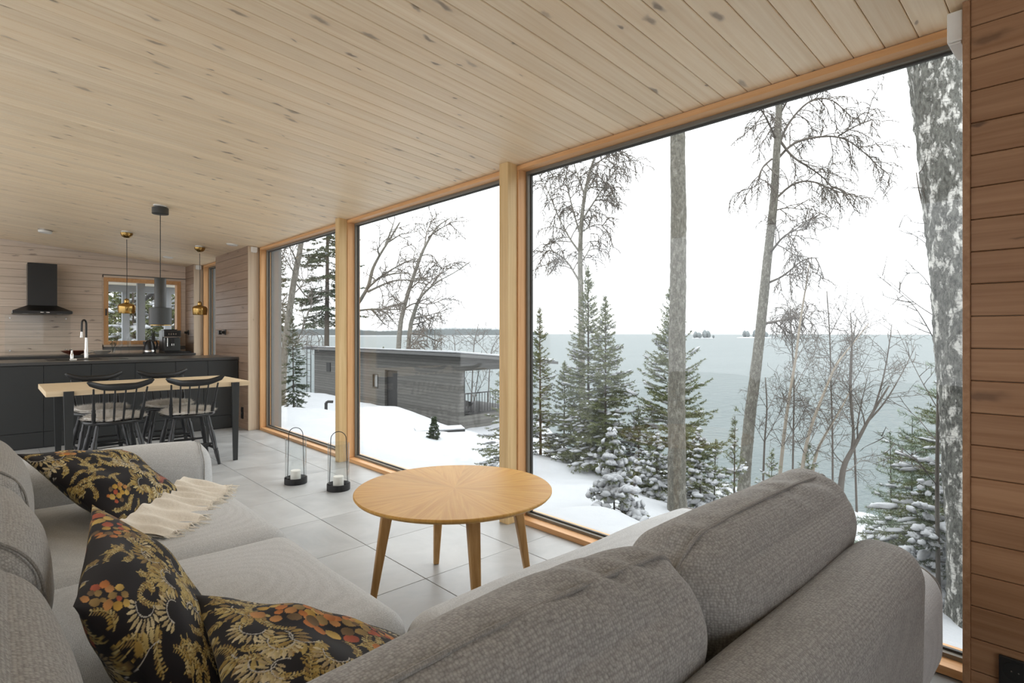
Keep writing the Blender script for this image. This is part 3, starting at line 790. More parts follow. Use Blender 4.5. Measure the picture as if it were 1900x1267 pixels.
def chair_xf(cx, cy, rz):
    c_, s_ = math.cos(rz), math.sin(rz)
    return lambda p: (cx + p[0] * c_ - p[1] * s_, cy + p[0] * s_ + p[1] * c_, p[2])
def windsor(cx, cy, rz, label):
    """spindle chair facing local +y"""
    X = chair_xf(cx, cy, rz)
    e = empty('spindle_chair', (cx, cy, 0), label, 'chair', 'spindle back chairs at the dining table')
    def T(pts, r, n=10): return MB().tube([X(p) for p in pts], r, n)
    # saddle seat
    pr = []; N = 40
    def outline(a, k=1.0):
        x = .215 * math.cos(a); y = .205 * math.sin(a)
        if y < 0: x *= 1 - .10 * (y / .205) ** 2
        return (x * k, y * k)
    mb = MB(); vs = []
    rings = [(.0, .425), (.6, .425), (.9, .429), (.985, .436), (1.0, .445), (.99, .455), (.95, .459), (.7, .452), (.35, .447), (0, .446)]
    for k, z in rings:
        for i in range(N): vs.append(X((*outline(2 * math.pi * i / N, max(k, .001)), z)))
    fs = [(i * N + j, i * N + (j + 1) % N, (i + 1) * N + (j + 1) % N, (i + 1) * N + j) for i in range(len(rings) - 1) for j in range(N)]
    build('seat', mb.add(vs, fs), M_chair, e, smooth=True, angle=60)
    # turned legs, splayed
    feet = {}
    for sx in (-1, 1):
        for sy in (-1, 1):
            t0 = Vector((sx * .130, sy * .125, .428)); b0 = Vector((sx * .205, sy * .20, 0))
            prof = [(0, .012), (.10, .014), (.26, .019), (.30, .0165), (.32, .021), (.34, .0165), (.52, .0205), (.68, .0215), (.72, .015), (.75, .019), (.78, .015), (.90, .0165), (1.0, .014)]
            build('leg', T([tuple(b0.lerp(t0, f)) for f, r in prof], [r for f, r in prof], 12), M_chair, e, smooth=True, angle=60)
            feet[sx, sy] = (b0, t0)
    mids = {}
    for sx in (-1, 1):
        a = feet[sx, -1][0].lerp(feet[sx, -1][1], .32); b = feet[sx, 1][0].lerp(feet[sx, 1][1], .32)
        build('stretcher', T([tuple(a), tuple(a.lerp(b, .3)), tuple(a.lerp(b, .5)), tuple(a.lerp(b, .7)), tuple(b)], [.008, .011, .014, .011, .008]), M_chair, e, smooth=True)
        mids[sx] = a.lerp(b, .5)
    build('stretcher', T([tuple(mids[-1]), tuple(mids[-1].lerp(mids[1], .5)), tuple(mids[1])], [.009, .013, .009]), M_chair, e, smooth=True)
    for sy in (-1, 1):
        a = feet[-1, sy][0].lerp(feet[-1, sy][1], .44); b = feet[1, sy][0].lerp(feet[1, sy][1], .44)
        build('stretcher', T([tuple(a), tuple(a.lerp(b, .5)), tuple(b)], [.008, .012, .008]), M_chair, e, smooth=True)
    # spindles lean back and fan out
    def crest(u):     # u -1..1 along the rail -> centre of rail
        return Vector((u * .222, -.262 - .035 * (1 - u * u) * -1 - .018, .735 + .018 * u * u))
    for i in range(6):
        u = -1 + 2 * i / 5
        b0 = Vector((u * .158, -.168 + .030 * u * u, .452)); t0 = crest(u * .80); t0.z -= .018
        if i in (0, 5):
            pr = [(0, .011), (.12, .0145), (.26, .016), (.34, .012), (.37, .015), (.40, .011), (.7, .0085), (1, .007)]
        else: pr = [(0, .0075), (.3, .0085), (1, .006)]
        build('spindle', T([tuple(b0.lerp(t0, f)) for f, r in pr], [r for f, r in pr], 10), M_chair, e, smooth=True)
    # crest rail with raised, rounded ears
    mb = MB(); M_ = 28; vs = []; fs = []
    for i in range(M_ + 1):
        u = -1 + 2 * i / M_; cc = crest(u)
        lift = .030 * max(0, abs(u) - .45) ** 1.3 / .55 ** 1.3
        hh = .026 + .004 * (1 - u * u) - .004 * abs(u)
        if abs(u) > .9: hh *= math.sqrt(max(0.02, 1 - ((abs(u) - .9) / .1) ** 2)) * .97 + .03
        tk = .011
        lean = .010 * max(0, abs(u) - .5)
        for a in range(10):
            an = 2 * math.pi * a / 10
            vs.append(X((cc.x, cc.y + tk * math.cos(an) - lean, cc.z + lift + hh * math.sin(an))))
    for i in range(M_):
        for a in range(10): fs.append((i * 10 + a, i * 10 + (a + 1) % 10, (i + 1) * 10 + (a + 1) % 10, (i + 1) * 10 + a))
    fs += [tuple(range(9, -1, -1)), tuple(range(M_ * 10, M_ * 10 + 10))]
    build('crest_rail', mb.add(vs, fs), M_chair, e, smooth=True, angle=70)
    return e
t = NT('sheepskin'); co = t.coord(); n = t.noise(co, 40, 3)
t.base(t.mix(n, srgb(196, 191, 183), srgb(236, 232, 225))); t.set(rough=.9, spec=.15); M_fur = t.m
def sheepskin(cx, cy, rz, label, seed, dy=0.0):
    X = chair_xf(cx, cy, rz); rs = np.random.RandomState(seed)
    e = empty('sheepskin_pad', (cx, cy, .46), label, 'seat pad', 'sheepskins on the dining chairs')
    N = 36; vs = []; fs = []
    ph = rs.rand(4) * 6
    def rad(a): return 1 + .05 * math.sin(3 * a + ph[0]) + .05 * math.sin(5 * a + ph[1])
    rings = [(1.0, .462), (1.03, .470), (.97, .484), (.8, .491), (.5, .488), (.001, .486)]
    for k, z in rings:
        for i in range(N):
            a = 2 * math.pi * i / N; r_ = k * rad(a)
            vs.append(X((.195 * r_ * math.cos(a), .185 * r_ * math.sin(a) + dy, z + .004 * math.sin(4 * a + ph[2]))))
    fs = [(i * N + j, i * N + (j + 1) % N, (i + 1) * N + (j + 1) % N, (i + 1) * N + j) for i in range(len(rings) - 1) for j in range(N)]
    build('hide', MB().add(vs, fs), M_fur, e, smooth=True, angle=180)
    # wool: thin blades
    n_ = 6000
    a = rs.rand(n_) * 6.283; k = np.sqrt(rs.rand(n_)) * 1.04
    rr_ = np.array([rad(x) for x in a])
    px = .195 * rr_ * k * np.cos(a); py = .185 * rr_ * k * np.sin(a) + dy
    pz = np.where(k > .95, .466 + .012 * rs.rand(n_), .486)
    d = np.stack([np.cos(a) * k ** 2 * .9 + rs.normal(0, .5, n_), np.sin(a) * k ** 2 * .9 + rs.normal(0, .5, n_), np.clip(.75 - .6 * k ** 4 + rs.normal(0, .25, n_), -.3, 1)], 1)
    d /= np.linalg.norm(d, axis=1, keepdims=True)
    L = .034 * (.5 + .8 * rs.rand(n_))
    side = np.cross(d, rs.normal(size=(n_, 3))); side /= np.linalg.norm(side, axis=1, keepdims=True)
    b = np.stack([px, py, pz], 1)
    tri = np.stack([b - side * .0016, b + side * .0016, b + d * L[:, None]], 1).reshape(-1, 3)
    c_, s_ = math.cos(rz), math.sin(rz)
    out = tri.copy(); out[:, 0] = tri[:, 0] * c_ - tri[:, 1] * s_; out[:, 1] = tri[:, 0] * s_ + tri[:, 1] * c_; out[:, 2] -= .46
    o = link('wool', mesh_np('wool', out, np.arange(n_ * 3).reshape(-1, 3)), M_fur, e); o['kind'] = 'stuff'
PI = math.pi
for cx, cy, rz, l1, l2, sd, dy in (
        (.745, 5.62, .04, 'black spindle chair with its back to the sofa, left of the near pair', 'sheepskin pad on the near left dining chair', 1, .02),
        (1.285, 5.62, -.02, 'black spindle chair with its back to the sofa, nearest the windows', 'sheepskin pad on the near chair closest to the windows', 2, .0),
        (.735, 6.31, PI + .05, 'black spindle chair behind the table on its left, facing the sofa', 'sheepskin pad on the far left dining chair', 3, .0),
        (1.27, 6.31, PI - .03, 'black spindle chair behind the table on its right, facing the sofa', 'sheepskin pad on the far right dining chair', 4, .0)):
    windsor(cx, cy, rz, l1); sheepskin(cx, cy, rz, l2, sd, dy)

# ================================================================ KITCHEN
M_cab = plain('charcoal_cabinet_front', srgb(41, 43, 43), .45, var=.05, scale=8)
M_cabin = plain('dark_cabinet_carcass', srgb(24, 25, 25), .6)
M_top = plain('graphite_worktop', srgb(62, 62, 61), .28, var=.12, scale=90)
M_steel = plain('brushed_steel', srgb(190, 188, 184), .25, 1.0)
M_chrome = plain('chrome', srgb(215, 213, 208), .1, 1.0)
M_brass = plain('polished_brass', srgb(172, 140, 84), .18, 1.0, var=.1)
M_lampgrey = plain('dark_grey_lamp_lacquer', srgb(56, 58, 57), .4)
M_cable = plain('black_cable', srgb(40, 38, 36), .6)
IY = 7.405
def XatIY(px): a = (px - 950) / F_PX; return (sT + a * cT) / (cT - a * sT) * IY
cuts = [XatIY(p) for p in (81, 169.7, 251, 326, 386)]
edges = [-.62, -.02 + .0, ] + cuts + [2.248]
edges = [-.75, cuts[0] - .52] + cuts + [2.246]
TOPZ = .868
for i in range(len(edges) - 1):
    a, b = edges[i], edges[i + 1]
    e = empty('base_cabinet', ((a + b) / 2, IY + .3, 0), ['charcoal island cabinet at the left edge of view', 'charcoal island cabinet second from the left edge', 'charcoal island cabinet behind the left end of the dining table', 'charcoal island cabinet behind the left dining chairs', 'charcoal island cabinet behind the middle of the dining table', 'charcoal island cabinet behind the right dining chairs', 'charcoal island cabinet at the window end'][i], 'cabinet', 'kitchen island cabinets')
    build('carcass', MB().box(a + .001, b - .001, IY + .020, IY + .86, .09, TOPZ - .032), M_cabin, e)
    build('plinth', MB().box(a + .001, b - .001, IY + .004, IY + .80, 0, .088), M_cabin, e)
    build('door', MB().box(a + .0018, b - .0018, IY, IY + .019, .165, TOPZ - .036), M_cab, e, bevel=.0012)
    build('kick_panel', MB().box(a + .0018, b - .0018, IY, IY + .019, .012, .161), M_cab, e, bevel=.0012)
it = build('island_worktop', MB().box(-.76, 2.2525, IY - .012, IY + .93, TOPZ - .031, TOPZ), M_top, bevel=.002, origin=(.75, 7.87, TOPZ - .031)); props(it, 'graphite worktop over the kitchen island', 'worktop')
BY = 9.40
bc = empty('base_cabinet', (.7, 9.7, 0), 'dark run of cabinets along the kitchen end wall', 'cabinet')
for k in range(5):
    a = -.75 + k * .6
    build('door', MB().box(a + .002, a + .598, BY, BY + .019, .10, TOPZ - .036), M_cab, bc, bevel=.001)
build('carcass', MB().box(-.75, 2.25, BY + .02, YB - .002, .0, TOPZ - .032), M_cabin, bc)
bt = build('wall_worktop', MB().box(-.76, 2.2525, BY - .015, YB - .001, TOPZ - .031, TOPZ), M_top, bevel=.002, origin=(.75, 9.7, TOPZ - .031)); props(bt, 'graphite worktop along the kitchen end wall', 'worktop')

# sink and faucet
FX, FY = .80, 8.02
sk = empty('kitchen_sink', (.85, 7.95, TOPZ), 'flush black sink set into the island worktop', 'sink')
m = MB().box(.44, 1.16, 7.72, 8.12, TOPZ + .0005, TOPZ + .004)
build('rim', m, M_black, sk, bevel=.0015)
build('basin', MB().box(.52, .92, 7.76, 8.06, TOPZ + .004, TOPZ + .0055), M_cabin, sk)
build('drain', MB().lathe([(.025, .0055), (.025, .008), (0, .0085)], (.72, 7.9, TOPZ), 20), M_chrome, sk)
fa = empty('kitchen_faucet', (FX, FY, TOPZ), 'chrome kitchen faucet with black hose spout on the island', 'faucet')
build('body', MB().lathe([(.028, .0), (.028, .006), (.021, .01), (.020, .10), (.016, .115), (.014, .24), (0, .241)], (FX, FY, TOPZ + .0045), 20), M_chrome, fa, smooth=True, angle=40)
pts = [(FX, FY, TOPZ + .24)]
for k in range(13):
    a = PI * k / 12
    pts.append((FX - .022 * (1 - math.cos(a)), FY - .02 * (1 - math.cos(a)), TOPZ + .40 + .045 * math.sin(a)))
pts.append((FX - .046, FY - .042, TOPZ + .31))
build('hose', MB().tube(pts, .010, 12), M_black, fa, smooth=True)
build('spray_head', MB().tube([pts[-1], (FX - .047, FY - .043, TOPZ + .27), (FX - .048, FY - .044, TOPZ + .245)], [.011, .013, .015], 14), M_chrome, fa, smooth=True)
build('lever', MB().tube([(FX + .018, FY, TOPZ + .075), (FX + .05, FY - .005, TOPZ + .08), (FX + .075, FY - .01, TOPZ + .085)], [.010, .008, .006], 10), M_chrome, fa, smooth=True)
dp = empty('soap_dispenser', (FX - .13, FY, TOPZ), 'small chrome dispenser standing left of the faucet', 'dispenser')
build('body', MB().lathe([(.016, .0), (.016, .05), (.010, .06), (.008, .10), (0, .101)], (FX - .13, FY, TOPZ + .0045), 16), M_chrome, dp, smooth=True, angle=40)
build('spout', MB().tube([(FX - .13, FY, TOPZ + .10), (FX - .14, FY - .02, TOPZ + .115), (FX - .15, FY - .05, TOPZ + .105)], .006, 8), M_chrome, dp, smooth=True)
sp = build('dish_sponge', MB().box(.62, .68, 7.62, 7.66, TOPZ + .0005, TOPZ + .02), M_white, bevel=.006, origin=(.65, 7.64, TOPZ)); props(sp, 'small white sponge lying on the island worktop', 'sponge')

def bowl(name, x, y, r, h, mat, label):
    o = build(name, MB().lathe([(r * .4, 0), (r * .42, .004), (r * .8, h * .55), (r, h), (r * .985, h + .002), (r * .78, h * .6), (r * .38, .010), (0, .009)], (x, y, TOPZ + .0005), 32), mat, None, smooth=True, angle=45, merge=True, origin=(x, y, TOPZ))
    return props(o, label, 'bowl')
bowl('serving_bowl', 1.13, 9.62, .125, .055, plain('cream_ceramic', srgb(206, 198, 186), .35), 'shallow cream bowl on the wall worktop')
bowl('serving_bowl', .84, 9.68, .15, .055, plain('red_brown_lacquer', srgb(110, 62, 46), .35), 'wide red brown bowl behind the faucet')

# cooker hood
hd = empty('cooker_hood', (.49, 9.9, 1.42), 'black chimney cooker hood on the kitchen wall', 'cooker hood')
M_hood = plain('black_enamel', srgb(26, 26, 26), .3, var=.03)
build('chimney', MB().box(.352, .655, 9.70, YB - .001, 1.50, 2.09), M_hood, hd, bevel=.002)
v = [(.20, 9.50, 1.455), (.80, 9.50, 1.455), (.80, YB - .001, 1.455), (.20, YB - .001, 1.455), (.352, 9.68, 1.53), (.655, 9.68, 1.53), (.655, YB - .001, 1.53), (.352, YB - .001, 1.53)]
build('canopy', MB().add(v, [(0, 3, 2, 1), (4, 5, 6, 7), (0, 1, 5, 4), (1, 2, 6, 5), (2, 3, 7, 6), (3, 0, 4, 7)]), M_hood, hd)
build('fascia', MB().box(.20, .80, 9.50, YB - .001, 1.418, 1.4545), M_hood, hd, bevel=.002)
for x in (.47, .53): build('switch', MB().box(x, x + .035, 9.495, 9.4995, 1.43, 1.44), M_steel, hd)
for x in (.195, .801): build('end_cap', MB().box(x, x + .004, 9.498, 9.53, 1.42, 1.452), M_steel, hd)
for x in (.33, .67): build('lamp_glass', MB().lathe([(.03, -.003), (.03, 0), (0, 0)], (x, 9.6, 1.4175), 18), M_white, hd)

# clear splash panel with screws
sg = empty('splash_guard', (.47, YB, 1.1), 'clear glass splash guard screwed to the wall under the hood', 'splash guard')
build('panel', MB().box(.135, .82, YB - .010, YB - .004, TOPZ + .002, 1.41), clear_glass('splash_glass', (.975, .98, .978), 1.45, 0.0, .5), sg)
for x in (.185, .77):
    for z in (.93, 1.365): build('screw', MB().tube([(x, YB - .004, z), (x, YB - .014, z)], .011, 14), M_steel, sg)

# appliances
def kettle(x, y):
    e = empty('electric_kettle', (x, y, TOPZ), 'black kettle with steel base ring beside the coffee machine', 'kettle')
    z0 = TOPZ + .0005
    build('base', MB().lathe([(.085, 0), (.085, .012), (.078, .018), (0, .018)], (x, y, z0), 32), M_black, e, smooth=True, angle=40)
    build('ring', MB().lathe([(.080, .0185), (.081, .045), (.078, .05), (0, .05)], (x, y, z0), 32), M_steel, e, smooth=True, angle=40)
    build('body', MB().lathe([(.078, .0505), (.068, .12), (.052, .172), (.046, .180), (0, .182)], (x, y, z0), 32), M_hood, e, smooth=True, angle=50)
    build('lid', MB().lathe([(.044, .1825), (.038, .192), (.010, .196), (.010, .206), (0, .207)], (x, y, z0), 24), M_hood, e, smooth=True, angle=40)
    build('spout', MB().prism([(x - .048, y - .014, z0 + .17), (x - .082, y, z0 + .178), (x - .048, y + .014, z0 + .17)], (.003, 0, -.05)), M_hood, e)
    build('handle', MB().tube([(x + .045, y, z0 + .178), (x + .085, y, z0 + .182), (x + .098, y, z0 + .14), (x + .088, y, z0 + .075), (x + .072, y, z0 + .07)], [.010, .010, .011, .010, .008], 10), M_black, e, smooth=True)
kettle(1.70, 9.62)
cm = empty('coffee_machine', (1.98, 9.66, TOPZ), 'black espresso machine in front of the kitchen window', 'coffee machine')
x0, x1, y0, y1, z0 = 1.865, 2.085, 9.50, 9.86, TOPZ + .0005
build('body', MB().box(x0, x1, y0 + .13, y1, z0 + .03, z0 + .335), M_black, cm, bevel=.008)
build('base', MB().box(x0 - .004, x1 + .004, y0 - .012, y1, z0, z0 + .032), M_hood, cm, bevel=.004)
build('brew_head', MB().box(x0, x1, y0 + .02, y0 + .129, z0 + .235, z0 + .335), M_black, cm, bevel=.01)
build('water_tank', MB().box(x0 + .01, x1 - .01, y0 + .012, y0 + .129, z0 + .033, z0 + .225), M_lampgrey, cm, bevel=.006)
build('chrome_strip', MB().box(x0 - .002, x1 + .002, y0 + .012, y0 + .02, z0 + .232, z0 + .243), M_chrome, cm)
build('display', MB().box(x0 + .02, x1 - .02, y0 + .016, y0 + .0198, z0 + .255, z0 + .318), M_hood, cm)
for k in range(4): build('button', MB().box(x0 + .055 + k * .03, x0 + .067 + k * .03, y0 + .0135, y0 + .0158, z0 + .27, z0 + .296), M_steel, cm)
build('spout', MB().box(1.955, 1.995, y0 - .015, y0 + .0118, z0 + .14, z0 + .215), M_black, cm, bevel=.004)
for x in (1.962, 1.986): build('nozzle', MB().tube([(x, y0 - .004, z0 + .14), (x, y0 - .004, z0 + .11)], .006, 10), M_chrome, cm)
build('steam_wand', MB().tube([(1.905, y0 + .008, z0 + .225), (1.903, y0 - .006, z0 + .17), (1.903, y0 - .008, z0 + .10)], .005, 8), M_chrome, cm, smooth=True)
build('bean_hopper', MB().box(x0 + .02, x1 - .02, y0 + .15, y1 - .02, z0 + .336, z0 + .352), M_hood, cm, bevel=.004)
tray = build('low_tray', MB().box(2.10, 2.235, 9.56, 9.72, z0, z0 + .022), M_black, bevel=.005, origin=(2.17, 9.64, z0)); props(tray, 'flat black tray at the corner of the wall worktop', 'tray')
# plugs and sockets
def socket(name, label, cx, cy, cz_, w_, h_, axis, mat=None, holes=2):
    e = empty(name, (cx, cy, cz_), label, 'socket')
    if axis == 'x':
        build('plate', MB().box(cx - .011, cx - .0005, cy - w_ / 2, cy + w_ / 2, cz_ - h_ / 2, cz_ + h_ / 2), mat or M_black, e, bevel=.003)
        for k in range(holes):
            zc = cz_ + (k - (holes - 1) / 2) * h_ / holes
            build('outlet', MB().tube([(cx - .0112, cy, zc), (cx - .0125, cy, zc)], min(w_, h_ / holes) * .38, 24), M_cabin, e)
            for s_ in (-1, 1): build('pin_hole', MB().tube([(cx - .0126, cy + s_ * .008, zc), (cx - .0132, cy + s_ * .008, zc)], .0022, 8), M_steel, e)
    return e
socket('wall_socket', 'black double socket low on the right wall', STUB, .205, .110, .075, .15, 'x')
socket('wall_socket', 'black socket near the floor on the window pier', STUB, 7.26, .19, .07, .14, 'x')
ps = socket('wall_socket', 'black socket with a plug on the window pier above the island', STUB, 7.95, 1.175, .07, .07, 'x', holes=1)
build('plug', MB().tube([(STUB - .014, 7.95, 1.175), (STUB - .05, 7.95, 1.175)], [.018, .015], 14), M_black, ps)
build('charger', MB().box(STUB - .05, STUB - .0135, 8.05, 8.10, 1.145, 1.20), M_black, ps, bevel=.004)
pc = socket('wall_socket', 'black socket with the coffee machine plug in the kitchen corner', STUB, 9.83, 1.175, .075, .075, 'x', holes=1)
build('plug', MB().tube([(STUB - .014, 9.83, 1.175), (STUB - .055, 9.83, 1.175)], [.02, .016], 14), M_black, pc)
build('cord', MB().tube([(STUB - .05, 9.83, 1.17), (2.18, 9.82, 1.165), (2.14, 9.82, 1.17), (2.09, 9.80, 1.15)], .004, 6), M_white, pc, smooth=True)
wsx = empty('wall_socket', (.005, YB, 1.19), 'dark brown socket on the kitchen wall at the left edge', 'socket')
build('plate', MB().box(-.045, .045, YB - .012, YB - .0005, 1.145, 1.235), M_black, wsx, bevel=.003)

# window sill glasses and plant
def flute(x, y, label):
    e = empty('tall_glass', (x, y, TOPZ), label, 'glass', 'tall glasses under the kitchen window')
    build('stem_and_bowl', MB().lathe([(.034, 0), (.034, .003), (.006, .008), (.005, .07), (.018, .085), (.026, .12), (.024, .30), (.0225, .30), (.0245, .12), (.016, .09), (0, .085)], (x, y, TOPZ + .0005), 24), M_clear, e, smooth=True, angle=50)
flute(1.375, 9.78, 'tall slim glass under the kitchen window, left one'); flute(1.475, 9.78, 'tall slim glass under the kitchen window, right one')
vz = empty('glass_vase', (1.28, 9.80, TOPZ), 'small glass vase with dark twigs under the kitchen window', 'vase')
build('vessel', MB().lathe([(.028, 0), (.034, .02), (.036, .10), (.034, .10), (.032, .025), (0, .006)], (1.28, 9.80, TOPZ + .0005), 24), M_clear, vz, smooth=True, angle=50)
rr = random.Random(3)
M_leafd = plain('dark_leaf', srgb(66, 72, 58), .5)
for k in range(7):
    a = rr.random() * 6.28; tip = (1.28 + .055 * math.cos(a), 9.80 + .04 * math.sin(a), TOPZ + .14 + .08 * rr.random())
    st = build('twig', MB().tube([(1.28, 9.80, TOPZ + .02), (1.28 + .02 * math.cos(a), 9.80 + .02 * math.sin(a), TOPZ + .09), tip], [.0025, .002, .001], 5), M_leafd, vz)
    for j in range(3):
        f = .45 + .25 * j; p = Vector((1.28, 9.80, TOPZ + .09)).lerp(Vector(tip), f); b = rr.random() * 6.28
        build('leaf', MB().add([tuple(p), tuple(p + Vector((.012 * math.cos(b), .012 * math.sin(b), .010))), tuple(p + Vector((.026 * math.cos(b), .026 * math.sin(b), .006))), tuple(p + Vector((.012 * math.cos(b + .5), .012 * math.sin(b + .5), -.002)))], [(0, 1, 2, 3)]), M_leafd, st)

# ---------------------------------------------------------------- pendants and ceiling fittings
def slope_disc(x, y, r, h, n=32):
    """a short round fitting sitting flat on the sloping ceiling"""
    mb = MB(); v = []
    nrm = Vector((-math.sin(CEIL_A), 0, -math.cos(CEIL_A))); u = Vector((math.cos(CEIL_A), 0, -math.sin(CEIL_A))); w_ = Vector((0, 1, 0))
    c0 = Vector((x, y, cz(x) - .0005))
    for d, rr_ in ((0, r), (h * .75, r), (h, r * .93)):
        for k in range(n):
            a = 2 * PI * k / n; v.append(tuple(c0 + nrm * d + (u * math.cos(a) + w_ * math.sin(a)) * rr_))
    f = [(i * n + k, i * n + (k + 1) % n, (i + 1) * n + (k + 1) % n, (i + 1) * n + k) for i in range(2) for k in range(n)] + [tuple(range(n - 1, -1, -1)), tuple(range(2 * n, 3 * n))]
    return mb.add(v, f)
def brass_bell(x, y, zb, label):
    e = empty('bell_pendant_lamp', (x, y, zb), label, 'pendant lamp', 'brass bell pendants over the island')
    zc = cz(x)
    build('mounting_plate', slope_disc(x, y, .05, .014), M_white, e)
    build('ceiling_cup', MB().lathe([(.062, zc - zb - .018), (.060, zc - zb - .030), (.048, zc - zb - .055), (.025, zc - zb - .070), (0, zc - zb - .073)], (x, y, zb), 32), M_brass, e, smooth=True, angle=50)
    build('cord', MB().tube([(x, y, zc - .088), (x + .002, y, (zc + zb) / 2), (x, y, zb + .165)], .0032, 8), M_cable, e, smooth=True)
    pr = [(.078, 0), (.080, .004), (.084, .05), (.086, .072), (.082, .090), (.068, .104), (.040, .114), (.026, .120), (.024, .132), (.026, .145), (.020, .160), (.006, .168), (0, .168)]
    build('shade', MB().lathe(pr[::-1] + [(.076, .002), (.080, .05), (.081, .072), (.076, .088), (.05, .100), (0, .104)], (x, y, zb), 40), M_brass, e, smooth=True, angle=50)
    build('bulb', MB().lathe([(0, .015), (.02, .022), (.028, .045), (.022, .07), (.014, .08), (.014, .1), (0, .1)], (x, y, zb), 20), M_wax, e, smooth=True, angle=60)
brass_bell(1.125, 7.609, 1.386, 'brass bell pendant lamp in front of the kitchen window, the left one')
brass_bell(1.896, 7.725, 1.390, 'brass bell pendant lamp nearest the window piers')
px_, py_ = 1.119, 5.861
pl = empty('cylinder_pendant_lamp', (px_, py_, 1.235), 'dark grey two step cylinder pendant lamp above the dining table', 'pendant lamp')
zc = cz(px_)
build('mounting_plate', slope_disc(px_, py_, .055, .012), M_white, pl)
build('ceiling_cup', MB().lathe([(.066, zc - .022), (.066, zc - .075), (.062, zc - .078), (0, zc - .078)], (px_, py_, 0), 36), M_lampgrey, pl, smooth=True, angle=40)
build('cord', MB().tube([(px_, py_, zc - .078), (px_, py_, 1.655)], .0034, 8), M_cable, pl, smooth=True)
build('upper_cylinder', MB().lathe([(0, 1.655), (.044, 1.655), (.046, 1.651), (.046, 1.392), (0, 1.392)], (px_, py_, 0), 40), M_lampgrey, pl, smooth=True, angle=40)
build('lower_cylinder', MB().lathe([(0, 1.391), (.086, 1.391), (.089, 1.388), (.089, 1.238), (.086, 1.238), (.086, 1.384), (0, 1.386)], (px_, py_, 0), 44), M_lampgrey, pl, smooth=True, angle=40)
build('inner_ring', MB().lathe([(.084, 1.238), (.085, 1.232), (.060, 1.230), (.058, 1.25), (.084, 1.25), (.084, 1.238)], (px_, py_, 0), 40), M_brass, pl, smooth=True, angle=40)
build('diffuser', MB().lathe([(.0575, 1.248), (.0575, 1.244), (0, 1.244)], (px_, py_, 0), 32), M_white, pl)
sd = empty('smoke_detector', (.467, 8.527, cz(.467)), 'white round smoke detector on the kitchen ceiling', 'detector')
build('housing', slope_disc(.467, 8.527, .065, .035), M_white, sd); build('grille', slope_disc(.467, 8.527, .068, .014), M_steel, sd)
for k, (x, y) in enumerate(((2.105, 7.16), (1.845, 9.16))):
    e = empty('ceiling_vent', (x, y, cz(x)), ('white round ceiling valve beside the window pier', 'white round ceiling valve near the kitchen window')[k], 'vent', 'round ceiling valves')
    build('disc', slope_disc(x, y, .055, .012), M_white, e); build('collar', slope_disc(x, y, .065, .004), M_white, e)
# white blind brackets at the top of the window wall
def bracket(x0, x1, y0, y1, z0, z1, label):
    e = empty('blind_bracket', ((x0 + x1) / 2, (y0 + y1) / 2, z1), label, 'bracket', 'white blind brackets')
    build('housing', MB().box(x0, x1, y0, y1, z0, z1), M_white, e, bevel=.004)
    build('cover', MB().box(x0 + .006, x1 - .006, y0 + .004, y1 - .004, z0 - .006, z0 - .0005), M_white, e, bevel=.002)
bracket(2.262, 2.42, .332, .372, 2.095, 2.192, 'white plastic blind bracket at the top right corner of the near window')
bracket(2.28, 2.345, 7.012, 7.049, 2.135, 2.195, 'white plastic blind bracket on the pier beside the far window')
bracket(2.275, 2.345, 9.462, 9.499, 2.135, 2.195, 'white plastic blind bracket on the kitchen corner pier')
# ================================================================ OUTSIDE: GROUND, LAKE, FAR SHORE
_gx = np.array([-40, 2.6, 4.0, 5.8, 8.0, 9.9, 11.6, 13.0, 15.0, 18.0, 23.0, 30, 60.])
_gzv = np.array([-.42, -.42, -.62, -.94, -1.30, -1.74, -2.10, -2.9, -4.1, -5.4, -6.4, -7.0, -8.])
BUMPS = [(9.1, 14.8, 1.35, .42), (10.6, 18.3, 1.5, .35), (9.6, 21.5, 2.2, .45), (3.6, 2.6, .9, .16), (4.2, 3.35, .45, .16), (5.4, 4.4, .8, .12), (4.0, 1.5, .6, .1), (6.5, 6.2, 1.2, .18), (7.5, 9.5, 1.8, .15), (5.2, 1.9, .7, .14), (5.8, .9, .7, .2), (6.2, 13.5, 2.0, .2)]
def gz(x, y):
    x = np.asarray(x, float); y = np.asarray(y, float)
    z = np.interp(x, _gx, _gzv)
    # the house stands on a levelled shelf
    k = np.clip((y - 11.5) / 3, 0, 1) * np.clip((30 - y) / 4, 0, 1) * np.clip((x - 11.2) / .6, 0, 1) * np.clip((16.5 - x) / 1.5, 0, 1)
    z = z * (1 - k) + (-2.1) * k * 1.0 + 0
    for bx_, by_, s_, a_ in BUMPS: z = z + a_ * np.exp(-((x - bx_) ** 2 + (y - by_) ** 2) / s_ ** 2)
    f = np.clip((x - 2.7) / 1.5, 0, 1)
    z = z + f * (.045 * np.sin(x * 1.9 + .7 * y) * np.sin(y * 1.3 - x * .6) + .02 * np.sin(x * 5.1 + 2) * np.sin(y * 4.3 + x) + .008 * np.sin(x * 11 + y * 3) * np.sin(y * 9.7))
    return z
t = NT('fresh_snow'); co = t.coord(); n = t.noise(co, 2.2, 5, .6); n2 = t.noise(co, 60, 3)
t.base(t.mix(n, srgb(147, 149, 152), srgb(160, 162, 164))); t.set(rough=.7, spec=.25); t.bump(t.math('ADD', n, t.math('MULTIPLY', n2, .15)), .35, .05); M_snow = t.m
xs = np.concatenate([np.linspace(-14, 2.5, 24), np.linspace(2.6, 8, 70), np.linspace(8.15, 16, 50), np.linspace(16.5, 30, 20)])
ys = np.concatenate([np.linspace(-16, -.5, 24), np.linspace(-.4, 8, 90), np.linspace(8.2, 30, 90), np.linspace(31, 60, 24)])
Xg, Yg = np.meshgrid(xs, ys, indexing='ij'); Zg = gz(Xg, Yg)
